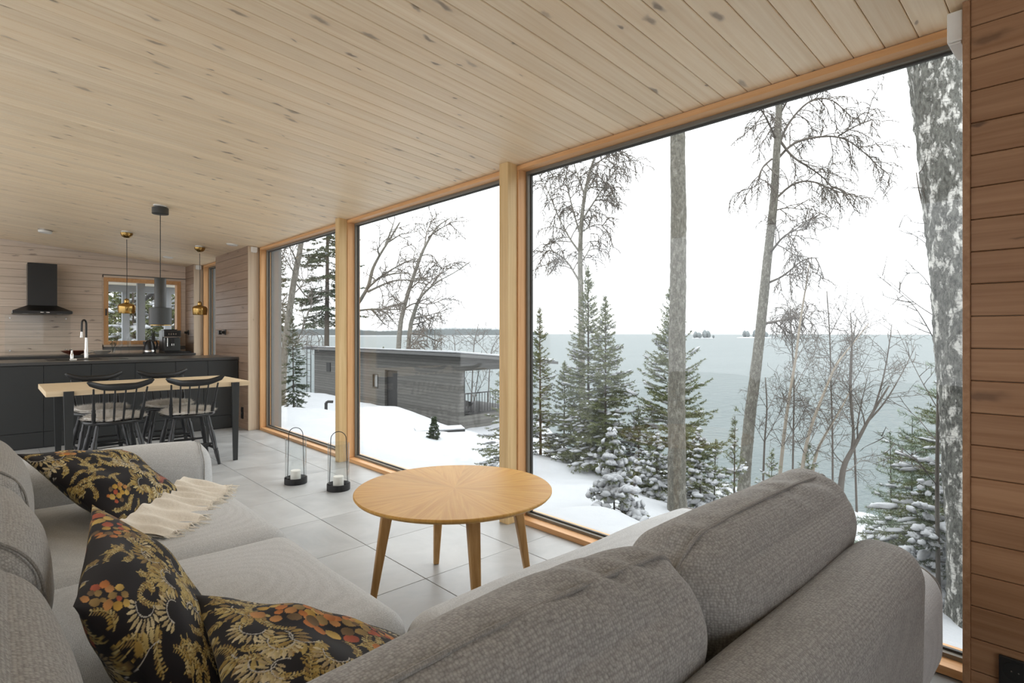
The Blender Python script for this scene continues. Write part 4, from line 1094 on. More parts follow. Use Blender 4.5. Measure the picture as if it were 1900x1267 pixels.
idx = np.arange(Xg.size).reshape(Xg.shape)
f = np.stack([idx[:-1, :-1], idx[1:, :-1], idx[1:, 1:], idx[:-1, 1:]], -1).reshape(-1, 4)
me = mesh_np('ground', np.stack([Xg, Yg, Zg], -1).reshape(-1, 3), f); me.polygons.foreach_set('use_smooth', np.ones(len(f), bool))
props(link('ground', me, M_snow), 'snow covered slope falling to the lake', None, None, 'structure')

t = NT('cold_lake_water'); co = t.coord()
wv = t.noise(t.vmath('MULTIPLY', co, (.5, 1.0, 1)), .9, 4, .6, .4); wv2 = t.noise(t.vmath('MULTIPLY', co, (.03, .05, 1)), 1.0, 4, .6)
t.base(t.mix(wv2, srgb(59, 70, 71), srgb(77, 86, 86))); t.set(rough=.45, spec=.10); t.bump(wv, .9, .25); M_lake = t.m
o = build('lake', MB().add([(9, -900, -6), (4200, -4200, -6), (4200, 5200, -6), (-900, 5200, -6), (9, 60, -6)], [(0, 1, 2, 3, 4)]), M_lake); props(o, 'wide grey green lake rippled by wind', None, None, 'structure')
M_shore = plain('hazy_far_forest', srgb(103, 109, 110), .95, var=.12, scale=.02)  # distance haze is put into the forest colour
M_ice = plain('far_ice', srgb(156, 158, 160), .9)
def ridge(name, pxs, d, tops, label, thick, rs_):
    """a wooded far shore: jagged ridge with real depth"""
    e = []
    mb = MB(); n = len(pxs); r_ = random.Random(rs_); v = []; 
    N = 240; base = []
    for i in range(N + 1):
        px = pxs[0] + (pxs[-1] - pxs[0]) * i / N
        py = np.interp(px, pxs, tops)
        top = along(px, py, d); h = top.z + 6
        h *= (1 + r_.uniform(-.06, .06)) ; fade = min(1, min(i, N - i) / 5)
        h = max(.3, h * fade)
        a = along(px, HORIZON, d); b = along(px, HORIZON, d + thick)
        v += [(a.x, a.y, -6.5), (a.x, a.y, -6 + h * .8), ((a.x + b.x) / 2, (a.y + b.y) / 2, -6 + h), (b.x, b.y, -6.5)]
    f = [(i * 4 + k, (i + 1) * 4 + k, (i + 1) * 4 + k + 1, i * 4 + k + 1) for i in range(N) for k in range(3)]
    o = build(name, mb.add(v, f), M_shore); props(o, label, None, None, 'structure'); return o
ridge('far_shore', [380, 500, 560, 640, 700, 760, 830, 900, 960, 1010], 2300, [607, 610, 609, 608, 613, 611, 607.5, 608, 611, 618], 'wooded far shore across the lake', 300, 1)
ice = MB()
for px0, px1, d0, d1 in ((560, 780, 1500, 1800), (860, 1000, 1700, 1950)):
    q = [along(px0, 620, d0), along(px1, 620, d0 * 1.02), along(px1 + 8, 620, d1), along(px0 - 10, 620, d1)]
    ice.add([(p.x, p.y, -5.9) for p in q], [(0, 1, 2, 3)])
props(build('lake_ice', ice, M_ice), 'pale strip of ice under the far shore', None, None, 'structure')
for k, (p0, p1, d, top, lb) in enumerate(((1368, 1432, 900, 610.5, 'small wooded island on the lake, right of the slanted birch'), (1284, 1326, 800, 611.5, 'small wooded island beside the straight trunk'))):
    c0 = along((p0 + p1) / 2, HORIZON, d); e = empty('wooded_island', (c0.x, c0.y, -6), lb, 'island', 'islands on the lake')
    r_ = random.Random(k); a = along(p0, HORIZON, d); b = along(p1, HORIZON, d); R_ = (b - a).length / 2
    build('rock', MB().lathe([(R_, -.5), (R_ * .95, .5), (R_ * .6, 1.3), (0, 1.5)], (c0.x, c0.y, -6), 24), M_ice, e)
    for i in range(16):
        u = r_.uniform(-.85, .85); p = a.lerp(b, .5 + u / 2); hh = (HORIZON - top) / F_PX * d + 7 ; hh *= (1 - abs(u) ** 2 * .6) * r_.uniform(.55, 1)
        w_ = hh * .28; off = r_.uniform(-8, 8)
        build('tree', MB().lathe([(w_ * .4, 0), (w_ * 1.1, hh * .35), (w_, hh * .7), (w_ * .4, hh * .95), (0, hh)], (p.x + off, p.y + off, -5.6), 7), M_shore, e, smooth=True)

# ================================================================ NEIGHBOURING CABIN
t = NT('dark_stained_boards'); co = t.coord(); sep = t.n('SeparateXYZ'); t.l(co, sep.inputs[0])
bz = t.math('MULTIPLY', sep.outputs[2], 9.0); fr = t.math('FRACT', bz); fi = t.math('FLOOR', bz)
wn = t.n('TexWhiteNoise', noise_dimensions='1D'); t.l(fi, wn.inputs['W'])
n = t.noise(t.vmath('MULTIPLY', co, (1, 1, 12)), 2.2, 5, .65)
c = t.mix(t.math('ADD', t.math('MULTIPLY', n, .7), t.math('MULTIPLY', wn.outputs[0], .3)), srgb(59, 57, 53), srgb(108, 106, 102))
c = t.mix(t.math('LESS_THAN', fr, .10), c, srgb(43, 43, 41))
t.base(c); t.set(rough=.8); M_cabin2 = t.m
M_cabdark = plain('cabin_dark_trim', srgb(41, 40, 39), .7); M_metal = plain('grey_flashing', srgb(88, 88, 87), .5, .4)
HX, HY0, HYM, HY1 = 11.6, 15.1, 18.8, 26.7
cb_ = empty('cabin', (13.5, 20.5, -2.1), 'low dark timber cabin with a snowy roof below the windows', 'cabin')
ZB, ZT = -2.9, .36
dY0, dY1 = 19.05, 20.0
for b in ((HX, HX + .2, HY0, dY0), (HX, HX + .2, dY1, 20.55), (HX, HX + .2, 20.95, HY1)):
    build('wall', MB().box(*b, ZB, ZT), M_cabin2, cb_)
build('wall', MB().box(HX, HX + .2, dY0, dY1, -.30, ZT), M_cabin2, cb_); build('wall', MB().box(HX, HX + .2, dY0, dY1, ZB, -1.86), M_cabin2, cb_)
build('wall', MB().box(HX, HX + .2, 20.55, 20.95, -.52, ZT), M_cabin2, cb_); build('wall', MB().box(HX, HX + .2, 20.55, 20.95, ZB, -1.06), M_cabin2, cb_)
build('wall', MB().box(HX + .2, 14.1, HYM, HYM + .2, ZB, ZT), M_cabin2, cb_); build('wall', MB().box(HX + .2, 14.1, HY1 - .2, HY1, ZB, ZT), M_cabin2, cb_)
build('wall', MB().box(13.9, 14.1, HYM + .2, HY1 - .2, ZB, ZT - .3), M_cabin2, cb_)
build('parapet', MB().box(HX + .2, 14.6, HY0, HY0 + .15, ZB, -1.66), M_cabin2, cb_)
build('fascia_wall', MB().prism([(HX + .2, HY0, -.12), (15.6, HY0, -.12), (15.6, HY0, ZT - .40), (HX + .2, HY0, ZT)], (0, .15, 0)), M_cabin2, cb_)
build('terrace_floor', MB().box(HX + .2, 15.4, HY0 + .15, HYM, -1.9, -1.75), M_cabdark, cb_)
dr = build('door', MB().box(HX + .10, HX + .15, dY0, dY1, -1.86, -.30), M_cabdark, cb_)
build('handle', MB().box(HX + .06, HX + .10, dY0 + .08, dY0 + .12, -1.15, -1.0), M_metal, dr)
wi = build('window', MB().box(HX - .02, HX + .06, 20.53, 20.57, -1.08, -.5).box(HX - .02, HX + .06, 20.93, 20.97, -1.08, -.5).box(HX - .02, HX + .06, 20.57, 20.93, -1.08, -1.04).box(HX - .02, HX + .06, 20.57, 20.93, -.54, -.5), M_cabdark, cb_)
build('pane', MB().box(HX + .06, HX + .08, 20.55, 20.95, -1.06, -.52), plain('pale_blind', srgb(148, 149, 149), .3), wi)
build('vent', MB().box(HX - .03, HX, 24.9, 25.3, -.62, -.2), M_cabdark, cb_)
rf = build('roof', MB().prism([(HX - .45, HY0 - .4, .50), (16.1, HY0 - .4, .07), (16.1, HY0 - .4, -.03), (HX - .45, HY0 - .4, .40)], (0, HY1 - HY0 + .8, 0)), M_metal, cb_)
build('snow_cap', MB().prism([(HX - .40, HY0 - .35, .505), (16.0, HY0 - .35, .085), (16.0, HY0 - .35, .17), (HX - .40, HY0 - .35, .585)], (0, HY1 - HY0 + .7, 0)), M_snow, rf, bevel=.04)
for x in (12.55, 14.4): build('post', MB().box(x, x + .14, HY0 + .02 if x > 13 else HYM - .6, HY0 + .16 if x > 13 else HYM - .46, -1.75, .1), M_cabin2, cb_)
build('post', MB().box(HX + .2, HX + .24, HY0, HY0 + .15, -1.66, -.12), M_cabdark, cb_)
rl = build('railing', MB().box(HX + .24, 14.4, HY0 + .06, HY0 + .09, -.93, -.89).box(HX + .24, 14.4, HY0 + .06, HY0 + .09, -1.60, -1.57), M_cabdark, cb_)
for k in range(22): build('baluster', MB().box(HX + .30 + k * .125, HX + .318 + k * .125, HY0 + .067, HY0 + .083, -1.57, -.93), M_cabdark, rl)
# terrace furniture seen through the opening
sl = empty('terrace_lounger', (12.6, 16.6, -1.75), 'dark lounger under the cabin terrace roof', 'lounger')
build('seat', MB().prism([(11.95, 16.2, -1.45), (13.0, 16.2, -1.52), (13.1, 16.2, -1.42), (12.5, 16.2, -1.20), (12.0, 16.2, -1.2)], (0, .8, 0)), M_cabdark, sl)
for x in (12.0, 12.9):
    for y_ in (16.25, 16.9): build('leg', MB().box(x, x + .05, y_, y_ + .05, -1.75, -1.45), M_cabdark, sl)
# roof ladder with hoops
ld = empty('roof_ladder', (HX - .3, 26.2, -2), 'thin metal ladder with hoops at the far end of the cabin', 'ladder')
for y_ in (25.95, 26.4):
    pts = [(HX - .5, y_, -2.3), (HX - .5, y_, .75), (HX - .45, y_, 1.05), (HX - .25, y_, 1.2), (HX, y_, 1.1), (HX + .1, y_, .85), (HX + .1, y_, .52)]
    build('rail', MB().tube(pts, .022, 6), M_metal, ld)
for k in range(10): build('rung', MB().tube([(HX - .5, 25.95, -2.0 + k * .28), (HX - .5, 26.4, -2.0 + k * .28)], .014, 6), M_metal, ld)

# small things in the snow between the houses
p = along(605, 762, 15.0); zz = float(gz(p.x, p.y))
vp = empty('vent_pipe', (p.x, p.y, zz), 'dark angled vent pipe sticking out of the snow', 'pipe')
build('pipe', MB().tube([(p.x, p.y, zz - .2), (p.x, p.y, zz + .20)], .04, 12), M_cabdark, vp); build('elbow', MB().tube([(p.x, p.y, zz + .20), (p.x + .04, p.y - .04, zz + .235), (p.x + .14, p.y - .12, zz + .23)], .036, 12), M_cabdark, vp, smooth=True)
a, b = along(772, 803, 12.6), along(863, 804, 12.9); zz = .5 * float(gz(a.x, a.y) + gz(b.x, b.y))
st = empty('step_edge', ((a.x + b.x) / 2, (a.y + b.y) / 2, zz), 'straight dark plank edge showing through the snow', 'step')
dv = (b - a).normalized() * 1.0; pn = Vector((-dv.y, dv.x, 0)) * .3
build('plank', MB().prism([(a.x, a.y, zz + .02), (b.x, b.y, zz + .02), (b.x, b.y, zz + .07), (a.x, a.y, zz + .04)], pn), M_cabdark, st)
build('snow_top', MB().prism([(a.x, a.y, zz + .041), (b.x, b.y, zz + .071), (b.x, b.y, zz + .10), (a.x, a.y, zz + .09)], pn * 1.6), M_snow, st, bevel=.012)

# ================================================================ TREES
M_needle = []
for nm, c1, c2 in (('spruce_needles', srgb(82, 89, 60), srgb(112, 117, 79)), ('dark_spruce_needles', srgb(53, 64, 49), srgb(80, 89, 66)), ('blue_pine_needles', srgb(92, 107, 88), srgb(123, 134, 109))):
    t = NT(nm); co = t.coord(); n = t.noise(co, 9, 3); t.base(t.mix(n, c1, c2)); t.set(rough=.6, spec=.3); M_needle.append(t.m)
def bark(name, pale, dark, mid, white=.5, vs=1.0, soft=.12):
    t = NT(name); co = t.coord()
    n1 = t.noise(t.vmath('MULTIPLY', co, (24, 24, 11)), vs, 5, .65, .3)
    n2 = t.noise(t.vmath('MULTIPLY', co, (20, 20, 130)), vs, 3, .6)
    n3 = t.noise(t.vmath('MULTIPLY', co, (70, 70, 30)), vs, 4, .7)
    k = t.ramp(n1, [(white - soft, 0.0), (white + soft, 1.0)])
    c = t.mix(t.ramp(n3, [(.3, 0.), (.7, 1.)]), dark, mid)
    w_ = t.mix(t.ramp(n2, [(.52, 0.), (.66, 1.)]), pale, tuple(x * .45 for x in pale))
    t.base(t.mix(k, c, w_)); t.set(rough=.85, spec=.2)
    t.bump(t.math('ADD', t.math('MULTIPLY', n3, .8), t.math('MULTIPLY', k, .25)), .9, .02)
    return t.m
M_birch = bark('birch_bark', srgb(146, 144, 135), srgb(76, 74, 68), srgb(117, 114, 105), .60)
M_birchold = bark('old_birch_bark', srgb(200, 198, 192), srgb(52, 52, 49), srgb(121, 121, 115), .555, .8, .045)
M_grey = bark('grey_bark', srgb(149, 148, 140), srgb(79, 76, 71), srgb(123, 120, 113), .6)
M_twig = plain('bare_twig', srgb(78, 72, 66), .8, var=.15); M_twigpale = plain('pale_birch_stem', srgb(134, 125, 112), .7, var=.2, scale=12)
M_wood = plain('spruce_wood', srgb(68, 62, 55), .85, var=.15)
_ico = {}
def ico(k=2):
    if k not in _ico:
        bm = bmesh.new(); bmesh.ops.create_icosphere(bm, subdivisions=k, radius=1.0)
        _ico[k] = (np.array([v.co for v in bm.verts]), np.array([[v.index for v in f.verts] for f in bm.faces])); bm.free()
    return _ico[k]
def blobs(items, seed, k=2):
    """items: (centre, axis, half length, half width, half height) -> snow lumps"""
    V0, F0 = ico(k); rs = np.random.RandomState(seed); n = len(items)
    if not n: return None
    c = np.array([i[0] for i in items]); ax = np.array([i[1] for i in items], float); ax /= np.linalg.norm(ax, axis=1, keepdims=True) + 1e-9
    hs = np.array([i[2:5] for i in items], float)
    up = np.array([0, 0, 1.0]); sd = np.cross(up, ax); l = np.linalg.norm(sd, axis=1, keepdims=True); sd = np.where(l > 1e-3, sd / np.maximum(l, 1e-6), np.array([1., 0, 0])); u2 = np.cross(ax, sd)
    jig = 1 + rs.normal(0, .2, (n, len(V0), 1))
    L = V0[None] * jig
    L = L.copy(); L[..., 2] = np.where(L[..., 2] < 0, L[..., 2] * .45, L[..., 2])
    P = c[:, None] + ax[:, None] * (L[..., 0:1] * hs[:, None, 0:1]) + sd[:, None] * (L[..., 1:2] * hs[:, None, 1:2]) + u2[:, None] * (L[..., 2:3] * hs[:, None, 2:3])
    Fi = F0[None] + (np.arange(n) * len(V0))[:, None, None]
    return P.reshape(-1, 3), Fi.reshape(-1, 3)
def needles(S0, S1, dens, nl, nw, seed, fwd=.7):
    rs = np.random.RandomState(seed); S0 = np.array(S0); S1 = np.array(S1)
    Ls = np.linalg.norm(S1 - S0, axis=1); cnt = np.maximum(1, (Ls * dens + rs.rand(len(Ls))).astype(int))
    i = np.repeat(np.arange(len(Ls)), cnt); n = len(i); t_ = rs.rand(n, 1)
    ax = (S1 - S0)[i] / Ls[i][:, None]
    p = S0[i] + (S1 - S0)[i] * t_
    rnd = rs.normal(size=(n, 3)); rnd[:, 2] += .25
    rad = rnd - ax * (rnd * ax).sum(1, keepdims=True); rad /= np.linalg.norm(rad, axis=1, keepdims=True) + 1e-9
    d = ax * fwd + rad; d /= np.linalg.norm(d, axis=1, keepdims=True)
    L = nl * (.65 + .6 * rs.rand(n, 1)); sd = np.cross(d, rs.normal(size=(n, 3))); sd /= np.linalg.norm(sd, axis=1, keepdims=True) + 1e-9
    tri = np.stack([p - sd * nw, p + sd * nw, p + d * L], 1).reshape(-1, 3)
    return tri, np.arange(n * 3).reshape(-1, 3)
def frame_of(d):
    d = d.normalized(); s_ = d.cross(Vector((0, 0, 1)))
    s_ = s_.normalized() if s_.length > 1e-3 else Vector((1, 0, 0))
    return d, s_, s_.cross(d)
def spruce(name, label, px, d, h, rad, seed, mat=0, dens=150, nl=.026, nw=.0022, step=.12, per=7, snow=.5, elev=(-12, 38), lat=.06, first=.05, group='young spruces outside the windows', trunk_r=None, shape=.85, clump=1.0, xy=None, latlen=.42):
    r_ = random.Random(seed)
    if xy is None: b = along(px, HORIZON, d)
    else: b = Vector((xy[0], xy[1], 0))
    z0 = float(gz(b.x, b.y)) - .05; base = Vector((b.x, b.y, z0))
    e = empty(name, base, label, 'tree', group)
    tr_ = trunk_r or h * .009
    lean = Vector((r_.uniform(-.02, .02), r_.uniform(-.02, .02), 1))
    build('trunk', MB().tube([tuple(base + lean * (h * k / 8)) for k in range(9)], [tr_ * (1 - k / 8.4) + .002 for k in range(9)], 8), M_wood, e, smooth=True)
    S0, S1, W_, SN = [], [], MB(), []
    def seg(a, b_): S0.append(tuple(a - base)); S1.append(tuple(b_ - base))
    z = first * h; 
    while z < h * .985:
        t_ = z / h
        L0 = rad * ((1 - t_) ** shape) * (1 if t_ > .12 else .75 + t_ * 2)
        for k in range(per):
            L = max(.05, L0 * r_.uniform(.72, 1.12)); az = r_.random() * 6.283
            el = math.radians(elev[0] + (elev[1] - elev[0]) * t_ ** 1.2 + r_.uniform(-8, 8))
            zz = z + r_.uniform(-.5, .5) * step
            p = base + lean * zz; dv = Vector((math.cos(az) * math.cos(el), math.sin(az) * math.cos(el), math.sin(el)))
            pts = [p]; n = max(3, min(7, int(L / .09) + 2))
            sag = -.30 * (1 - t_)
            for i in range(n):
                f = (i + 1) / n
                dv2 = (dv + Vector((0, 0, sag * math.sin(f * 2.4) * .8 + .25 * f * f))).normalized()
                pts.append(pts[-1] + dv2 * (L / n))
            W_.tube([tuple(q) for q in pts], [max(.0018, .007 * L * (1 - i / (n + .5)) + .001) for i in range(n + 1)], 3, cap=False)
            for i in range(n):
                if i > 0 or L < .2: seg(pts[i], pts[i + 1])
            s_ = .22 * L
            sign = 1
            while s_ < L * .97:
                f = s_ / L * n; i = min(int(f), n - 1); q = pts[i].lerp(pts[i + 1], f - i)
                ax, sd, up = frame_of(pts[i + 1] - pts[i])
                ll = latlen * (L - s_) ** .8 * (L ** .2) * r_.uniform(.6, 1.15) + .02
                ld_ = (ax * .75 + sd * sign * .85 + up * r_.uniform(-.25, .1)).normalized()
                q2 = q + ld_ * ll + Vector((0, 0, -.12 * ll))
                seg(q, q2)
                if ll > .13:
                    for g in (.4, .7):
                        for s2 in (-1, 1):
                            a2, b2, c2 = frame_of(ld_); qq = q.lerp(q2, g)
                            seg(qq, qq + (a2 * .8 + b2 * s2 * .7).normalized() * ll * .34)
                if r_.random() < snow * .55 * (1.15 - t_):
                    SN.append((q.lerp(q2, .5) - base + Vector((0, 0, .012 * clump)), ld_, ll * .45, .012 * clump + ll * .10, .011 * clump + ll * .05))
                sign = -sign; s_ += lat * r_.uniform(.8, 1.2)
            if r_.random() < snow * (1.2 - t_):
                g = r_.uniform(.35, .75); i = min(int(g * n), n - 1); m = pts[i].lerp(pts[i + 1], .5)
                
                for gg in range(r_.choice((2, 3, 3, 4))):
                    g2 = min(.97, max(.15, g + r_.uniform(-.32, .32))); i = min(int(g2 * n), n - 1); m = pts[i].lerp(pts[i + 1], r_.random())
                    SN.append((m - base + Vector((r_.uniform(-.02, .02), r_.uniform(-.02, .02), .012 * clump)), pts[i + 1] - pts[i], L * r_.uniform(.07, .16), (.010 + L * r_.uniform(.03, .07)) * clump, (.009 + L * r_.uniform(.015, .035)) * clump))
        z += step * (1 - .45 * t_)
    seg(base + lean * (h * .93), base + lean * h)
    props(build('branches', W_, M_wood, e), None, None, None, 'stuff')
    v, f = needles(S0, S1, dens * 2.0, nl * 1.15, nw * 1.5, seed)
    o = link('foliage', mesh_np('foliage', v, f), M_needle[mat], e); o['kind'] = 'stuff'
    sn = blobs(SN, seed, 1 if (xy is not None or d > 8.6) else 2)
    if sn is not None:
        me = mesh_np('snow', *sn); me.polygons.foreach_set('use_smooth', np.ones(len(sn[1]), bool))
        o = link('snow', me, M_snow, e); o['kind'] = 'stuff'
    return e

def rough_trunk(pts, radii, n, step, amp, seed, flare=0.0):
    """bark covered trunk through pts with uneven rings"""
    rs = np.random.RandomState(seed); mb = MB()
    pts = [Vector(p) for p in pts]; segs = [(b - a).length for a, b in zip(pts, pts[1:])]; T_ = sum(segs); m = max(4, int(T_ / step))
    ph = rs.rand(6) * 6.28; v = []; f = []
    cum = np.concatenate([[0], np.cumsum(segs)])
    P = np.array([tuple(p) for p in pts])
    for i in range(m + 1):
        s_ = T_ * i / m
        c_ = [np.interp(s_, cum, P[:, k]) for k in range(3)]; r_ = np.interp(s_, cum, radii)
        for k in range(n):
            a = 2 * PI * k / n
            q = r_ * (1 + amp * (.5 * math.sin(3 * a + ph[0] + s_ * 2) + .5 * math.sin(5 * a + ph[1] - s_ * 7) + .6 * rs.normal() * .6) + flare * math.exp(-s_ / .12) * (1 + .4 * math.sin(5 * a)))
            v.append((c_[0] + q * math.cos(a), c_[1] + q * math.sin(a), c_[2]))
    for i in range(m):
        for k in range(n): f.append((i * n + k, i * n + (k + 1) % n, (i + 1) * n + (k + 1) % n, (i + 1) * n + k))
    f.append(tuple(range(m * n, m * n + n)))
    return mb.add(v, f)

def twiggy(mb, path, r0, r_, depth, dens, lf, droop, spread=.8, start=.25, minr=.0022, bud=None):
    """thin side shoots along a limb"""
    L = sum((b - a).length for a, b in zip(path, path[1:]))
    n = max(2, int(L * dens))
    segl = [(b - a).length for a, b in zip(path, path[1:])]
    for k in range(n):
        s_ = L * (start + (1 - start) * (k + r_.random()) / n); i = 0
        while i < len(segl) - 1 and s_ > segl[i]: s_ -= segl[i]; i += 1
        p = path[i].lerp(path[i + 1], min(1, s_ / max(segl[i], 1e-6)))
        ax, sd, up = frame_of(path[i + 1] - path[i]); a = r_.random() * 6.283
        dv = (ax * r_.uniform(.4, .9) + (sd * math.cos(a) + up * math.sin(a)) * spread).normalized()
        ll = lf * r_.uniform(.45, 1.15) * (1 if depth else .9)
        pts = [p]; m = 4
        for j in range(m):
            dv = (dv + Vector((r_.uniform(-.18, .18), r_.uniform(-.18, .18), r_.uniform(-.12, .12) - droop * (j + 1) / m))).normalized()
            pts.append(pts[-1] + dv * (ll / m))
        rr_ = max(minr, r0)
        mb.tube([tuple(q) for q in pts], [rr_, rr_ * .85, rr_ * .7, rr_ * .55, rr_ * .4], 3, cap=False)
        if depth: twiggy(mb, pts, r0 * .72, r_, depth - 1, dens * 1.5, lf * .45, droop * 1.3, spread, .2, minr * .8)
def smooth_path(pts, it=2):
    for _ in range(it):
        out = [pts[0]]
        for a, b in zip(pts, pts[1:]): out += [a.lerp(b, .25), a.lerp(b, .75)]
        out.append(pts[-1]); pts = out
    return pts
def bare_tree(name, label, trunk, d, r0, r1, limbs, seed, mat=None, tw=dict(depth=1, dens=5, lf=.5, droop=.3), twr=.006, cat='tree', group=None, tn=10, limb_r=.035, tmat=None, lmat=None, base_to_ground=True, dd=.18, twig_on_trunk=False, rough=.05):
    """trunk and limbs follow the directions they are seen in, at depth d, and swing in depth"""
    r_ = random.Random(seed); mat = mat or M_grey
    tp = [along(px, py, d) for px, py in trunk]
    g = float(gz(tp[0].x, tp[0].y)) - .1
    if base_to_ground: tp[0] = Vector((tp[0].x, tp[0].y, min(g, tp[0].z) if tp[0].z < g + 1 else g))
    if base_to_ground and tp[0].z > g: tp[0].z = g
    e = empty(name, tp[0], label, cat, group)
    path = smooth_path(tp)
    n = len(path)
    build('trunk', rough_trunk(path, [r0 + (r1 - r0) * (i / (n - 1)) for i in range(n)], tn, .12 if tn < 14 else .035, rough, seed, .35 if base_to_ground else 0), mat, e, smooth=True, angle=180)
    TW = MB()
    if twig_on_trunk: twiggy(TW, path, twr, r_, start=.3, **tw)
    for lp in limbs:
        sw = r_.uniform(-1, 1) * dd; m = len(lp)
        P_ = [along(px, py, d * (1 + sw * (i / (m - 1)))) for i, (px, py) in enumerate(lp)]
        P_ = smooth_path(P_, 2); k = len(P_)
        L = sum((b - a).length for a, b in zip(P_, P_[1:]))
        lr = min(limb_r, limb_r * (.35 + L / 3))
        build('limb', MB().tube([tuple(q) for q in P_], [lr * (1 - .82 * i / (k - 1)) for i in range(k)], 6), lmat or mat, e, smooth=True)
        twiggy(TW, P_, twr, r_, start=.15, **tw)
    if TW.f: props(build('twigs', TW, tmat or M_twig, e), None, None, None, 'stuff')
    return e

# --- spruces
spruce('young_spruce', 'dark spruce with snowy skirt seen through the far window', 545, 15, 2.55, .62, 31, mat=1, dens=110, nl=.034, nw=.004, step=.15, per=7, snow=.32, elev=(-18, 25), lat=.08)
spruce('young_spruce', 'taller of the two slender spruces in front of the thin birch', 1092, 9.2, 3.35, .78, 32, dens=135, nl=.028, nw=.0026, snow=.42, elev=(-8, 40))
spruce('young_spruce', 'shorter slender spruce just right of its taller twin', 1124, 8.7, 2.85, .80, 33, dens=135, nl=.028, nw=.0026, snow=.48, elev=(-8, 38))
spruce('young_spruce', 'spruce with upswept branches right behind the straight trunk', 1247, 8.0, 3.12, .95, 34, dens=140, nl=.027, nw=.0025, snow=.34, elev=(4, 52), step=.14, per=7)
spruce('young_spruce', 'thin pale spruce beside the timber post', 1003, 9.5, 2.55, .55, 35, dens=120, nl=.028, nw=.0026, snow=.55, elev=(0, 45), step=.14)
spruce('young_spruce', 'low bushy spruce buried under thick snow near the glass', 1140, 5.8, .92, .42, 36, dens=260, nl=.020, nw=.0016, step=.085, per=6, snow=1.15, elev=(-20, 30), lat=.05, clump=2.7)
spruce('young_spruce', 'spruce half hidden behind the post, lower left of it', 928, 8.0, 1.55, .52, 37, dens=150, nl=.025, nw=.0022, step=.12, per=7, snow=.42, elev=(-12, 30), lat=.06)
spruce('young_spruce', 'dense spruce filling the corner beside the right wall', 1790, 4.45, 1.75, .95, 38, dens=230, nl=.021, nw=.0014, step=.11, per=7, snow=.5, elev=(-15, 35), lat=.06, clump=1.0)
spruce('young_spruce', 'small snow loaded spruce under the old birch', 1760, 4.0, .98, .50, 39, mat=1, dens=230, nl=.02, nw=.0014, step=.10, per=6, snow=1.1, elev=(-20, 30), lat=.055, clump=1.8)
spruce('young_spruce', 'snowy spruce low behind the straight trunk on its right', 1300, 6.9, 1.0, .50, 40, dens=200, nl=.022, nw=.0018, step=.11, per=6, snow=.9, elev=(-18, 30), lat=.06, clump=1.9)
spruce('young_spruce', 'short spruce filling the gap left of the slender twin spruces', 1046, 9.6, 1.75, .62, 101, dens=130, nl=.028, nw=.0026, snow=.6, elev=(-8, 38))
spruce('young_spruce', 'short snowy spruce between the twin spruces and the straight trunk', 1186, 8.4, 1.25, .55, 102, dens=130, nl=.026, nw=.0024, snow=.8, elev=(-10, 35), clump=1.3)
spruce('young_spruce', 'low snowy spruce hugging the left foot of the straight trunk', 1218, 7.2, .85, .45, 103, dens=160, nl=.024, nw=.002, step=.10, snow=.9, elev=(-15, 35), clump=1.9)
spruce('young_pine', 'open blue green pine whose boughs reach left beside the old birch', 1775, 4.9, 2.35, .95, 104, mat=2, dens=150, nl=.042, nw=.0013, step=.20, per=4, snow=.25, elev=(-5, 30), lat=.10, group='pines by the glass')
spruce('young_pine', 'low pine with pale needles between the back cushion and the right wall', 1690, 5.2, 1.35, .75, 105, mat=2, dens=150, nl=.036, nw=.0013, step=.15, per=5, snow=.5, elev=(-8, 35), lat=.085, group='pines by the glass')
spruce('pine_sapling', 'thin pine sapling with a candle tip below the slanted birch', 1362, 6.7, 1.28, .34, 41, dens=120, nl=.034, nw=.0018, step=.17, per=5, snow=.6, elev=(10, 55), lat=.09, group='saplings in the snow')
spruce('pine_sapling', 'short snowy sapling just left of the candle tipped pine', 1325, 7.2, .95, .30, 42, dens=120, nl=.03, nw=.0018, step=.15, per=5, snow=.7, elev=(5, 50), lat=.08, group='saplings in the snow')
spruce('pine_sapling', 'thin sapling right of the big back cushion', 1655, 5.4, 1.25, .40, 43, mat=2, dens=110, nl=.034, nw=.0016, step=.18, per=4, snow=.6, elev=(5, 45), lat=.1, group='saplings in the snow')
spruce('pine_sapling', 'snowy sapling between the birch saplings and the lake', 1500, 9.0, 1.15, .45, 44, dens=110, nl=.03, nw=.0024, step=.16, per=5, snow=.8, elev=(0, 45), lat=.09, group='saplings in the snow')
spruce('pine_sapling', 'small snowy sapling left of the slanted birch base', 1432, 8.2, .85, .36, 45, dens=120, nl=.03, nw=.0022, step=.14, per=5, snow=.8, elev=(0, 45), lat=.08, group='saplings in the snow')
spruce('young_spruce', 'tiny snow capped green shrub alone in the snow field', 805, 11.3, .44, .20, 46, mat=1, dens=260, nl=.03, nw=.005, step=.035, per=9, snow=.45, elev=(-30, 30), lat=.05, clump=1.3)
spruce('young_spruce', 'rounded conifer top showing behind the cabin roof', 712, 34.5, 5.6, 1.1, 47, dens=70, nl=.06, nw=.010, step=.22, per=8, snow=.25, elev=(0, 40), lat=.1)
# tall old spruce behind the cabin: bare stem below, hanging sprays above
spruce('tall_spruce', 'tall old spruce with drooping sprays behind the cabin', 605, 33, 17.5, 3.0, 48, mat=1, dens=22, nl=.12, nw=.016, step=.55, per=6, snow=.06, elev=(-22, 20), lat=.30, first=.34, shape=.6, group='tall trees beyond the cabin', trunk_r=.20, latlen=.5)
spruce('tall_spruce', 'dark ragged spruce at the left edge of the far window', 512, 21, 6.4, .9, 49, mat=1, dens=45, nl=.08, nw=.010, step=.3, per=6, snow=.12, elev=(-25, 20), lat=.16, first=.2, shape=.5, group='tall trees beyond the cabin')

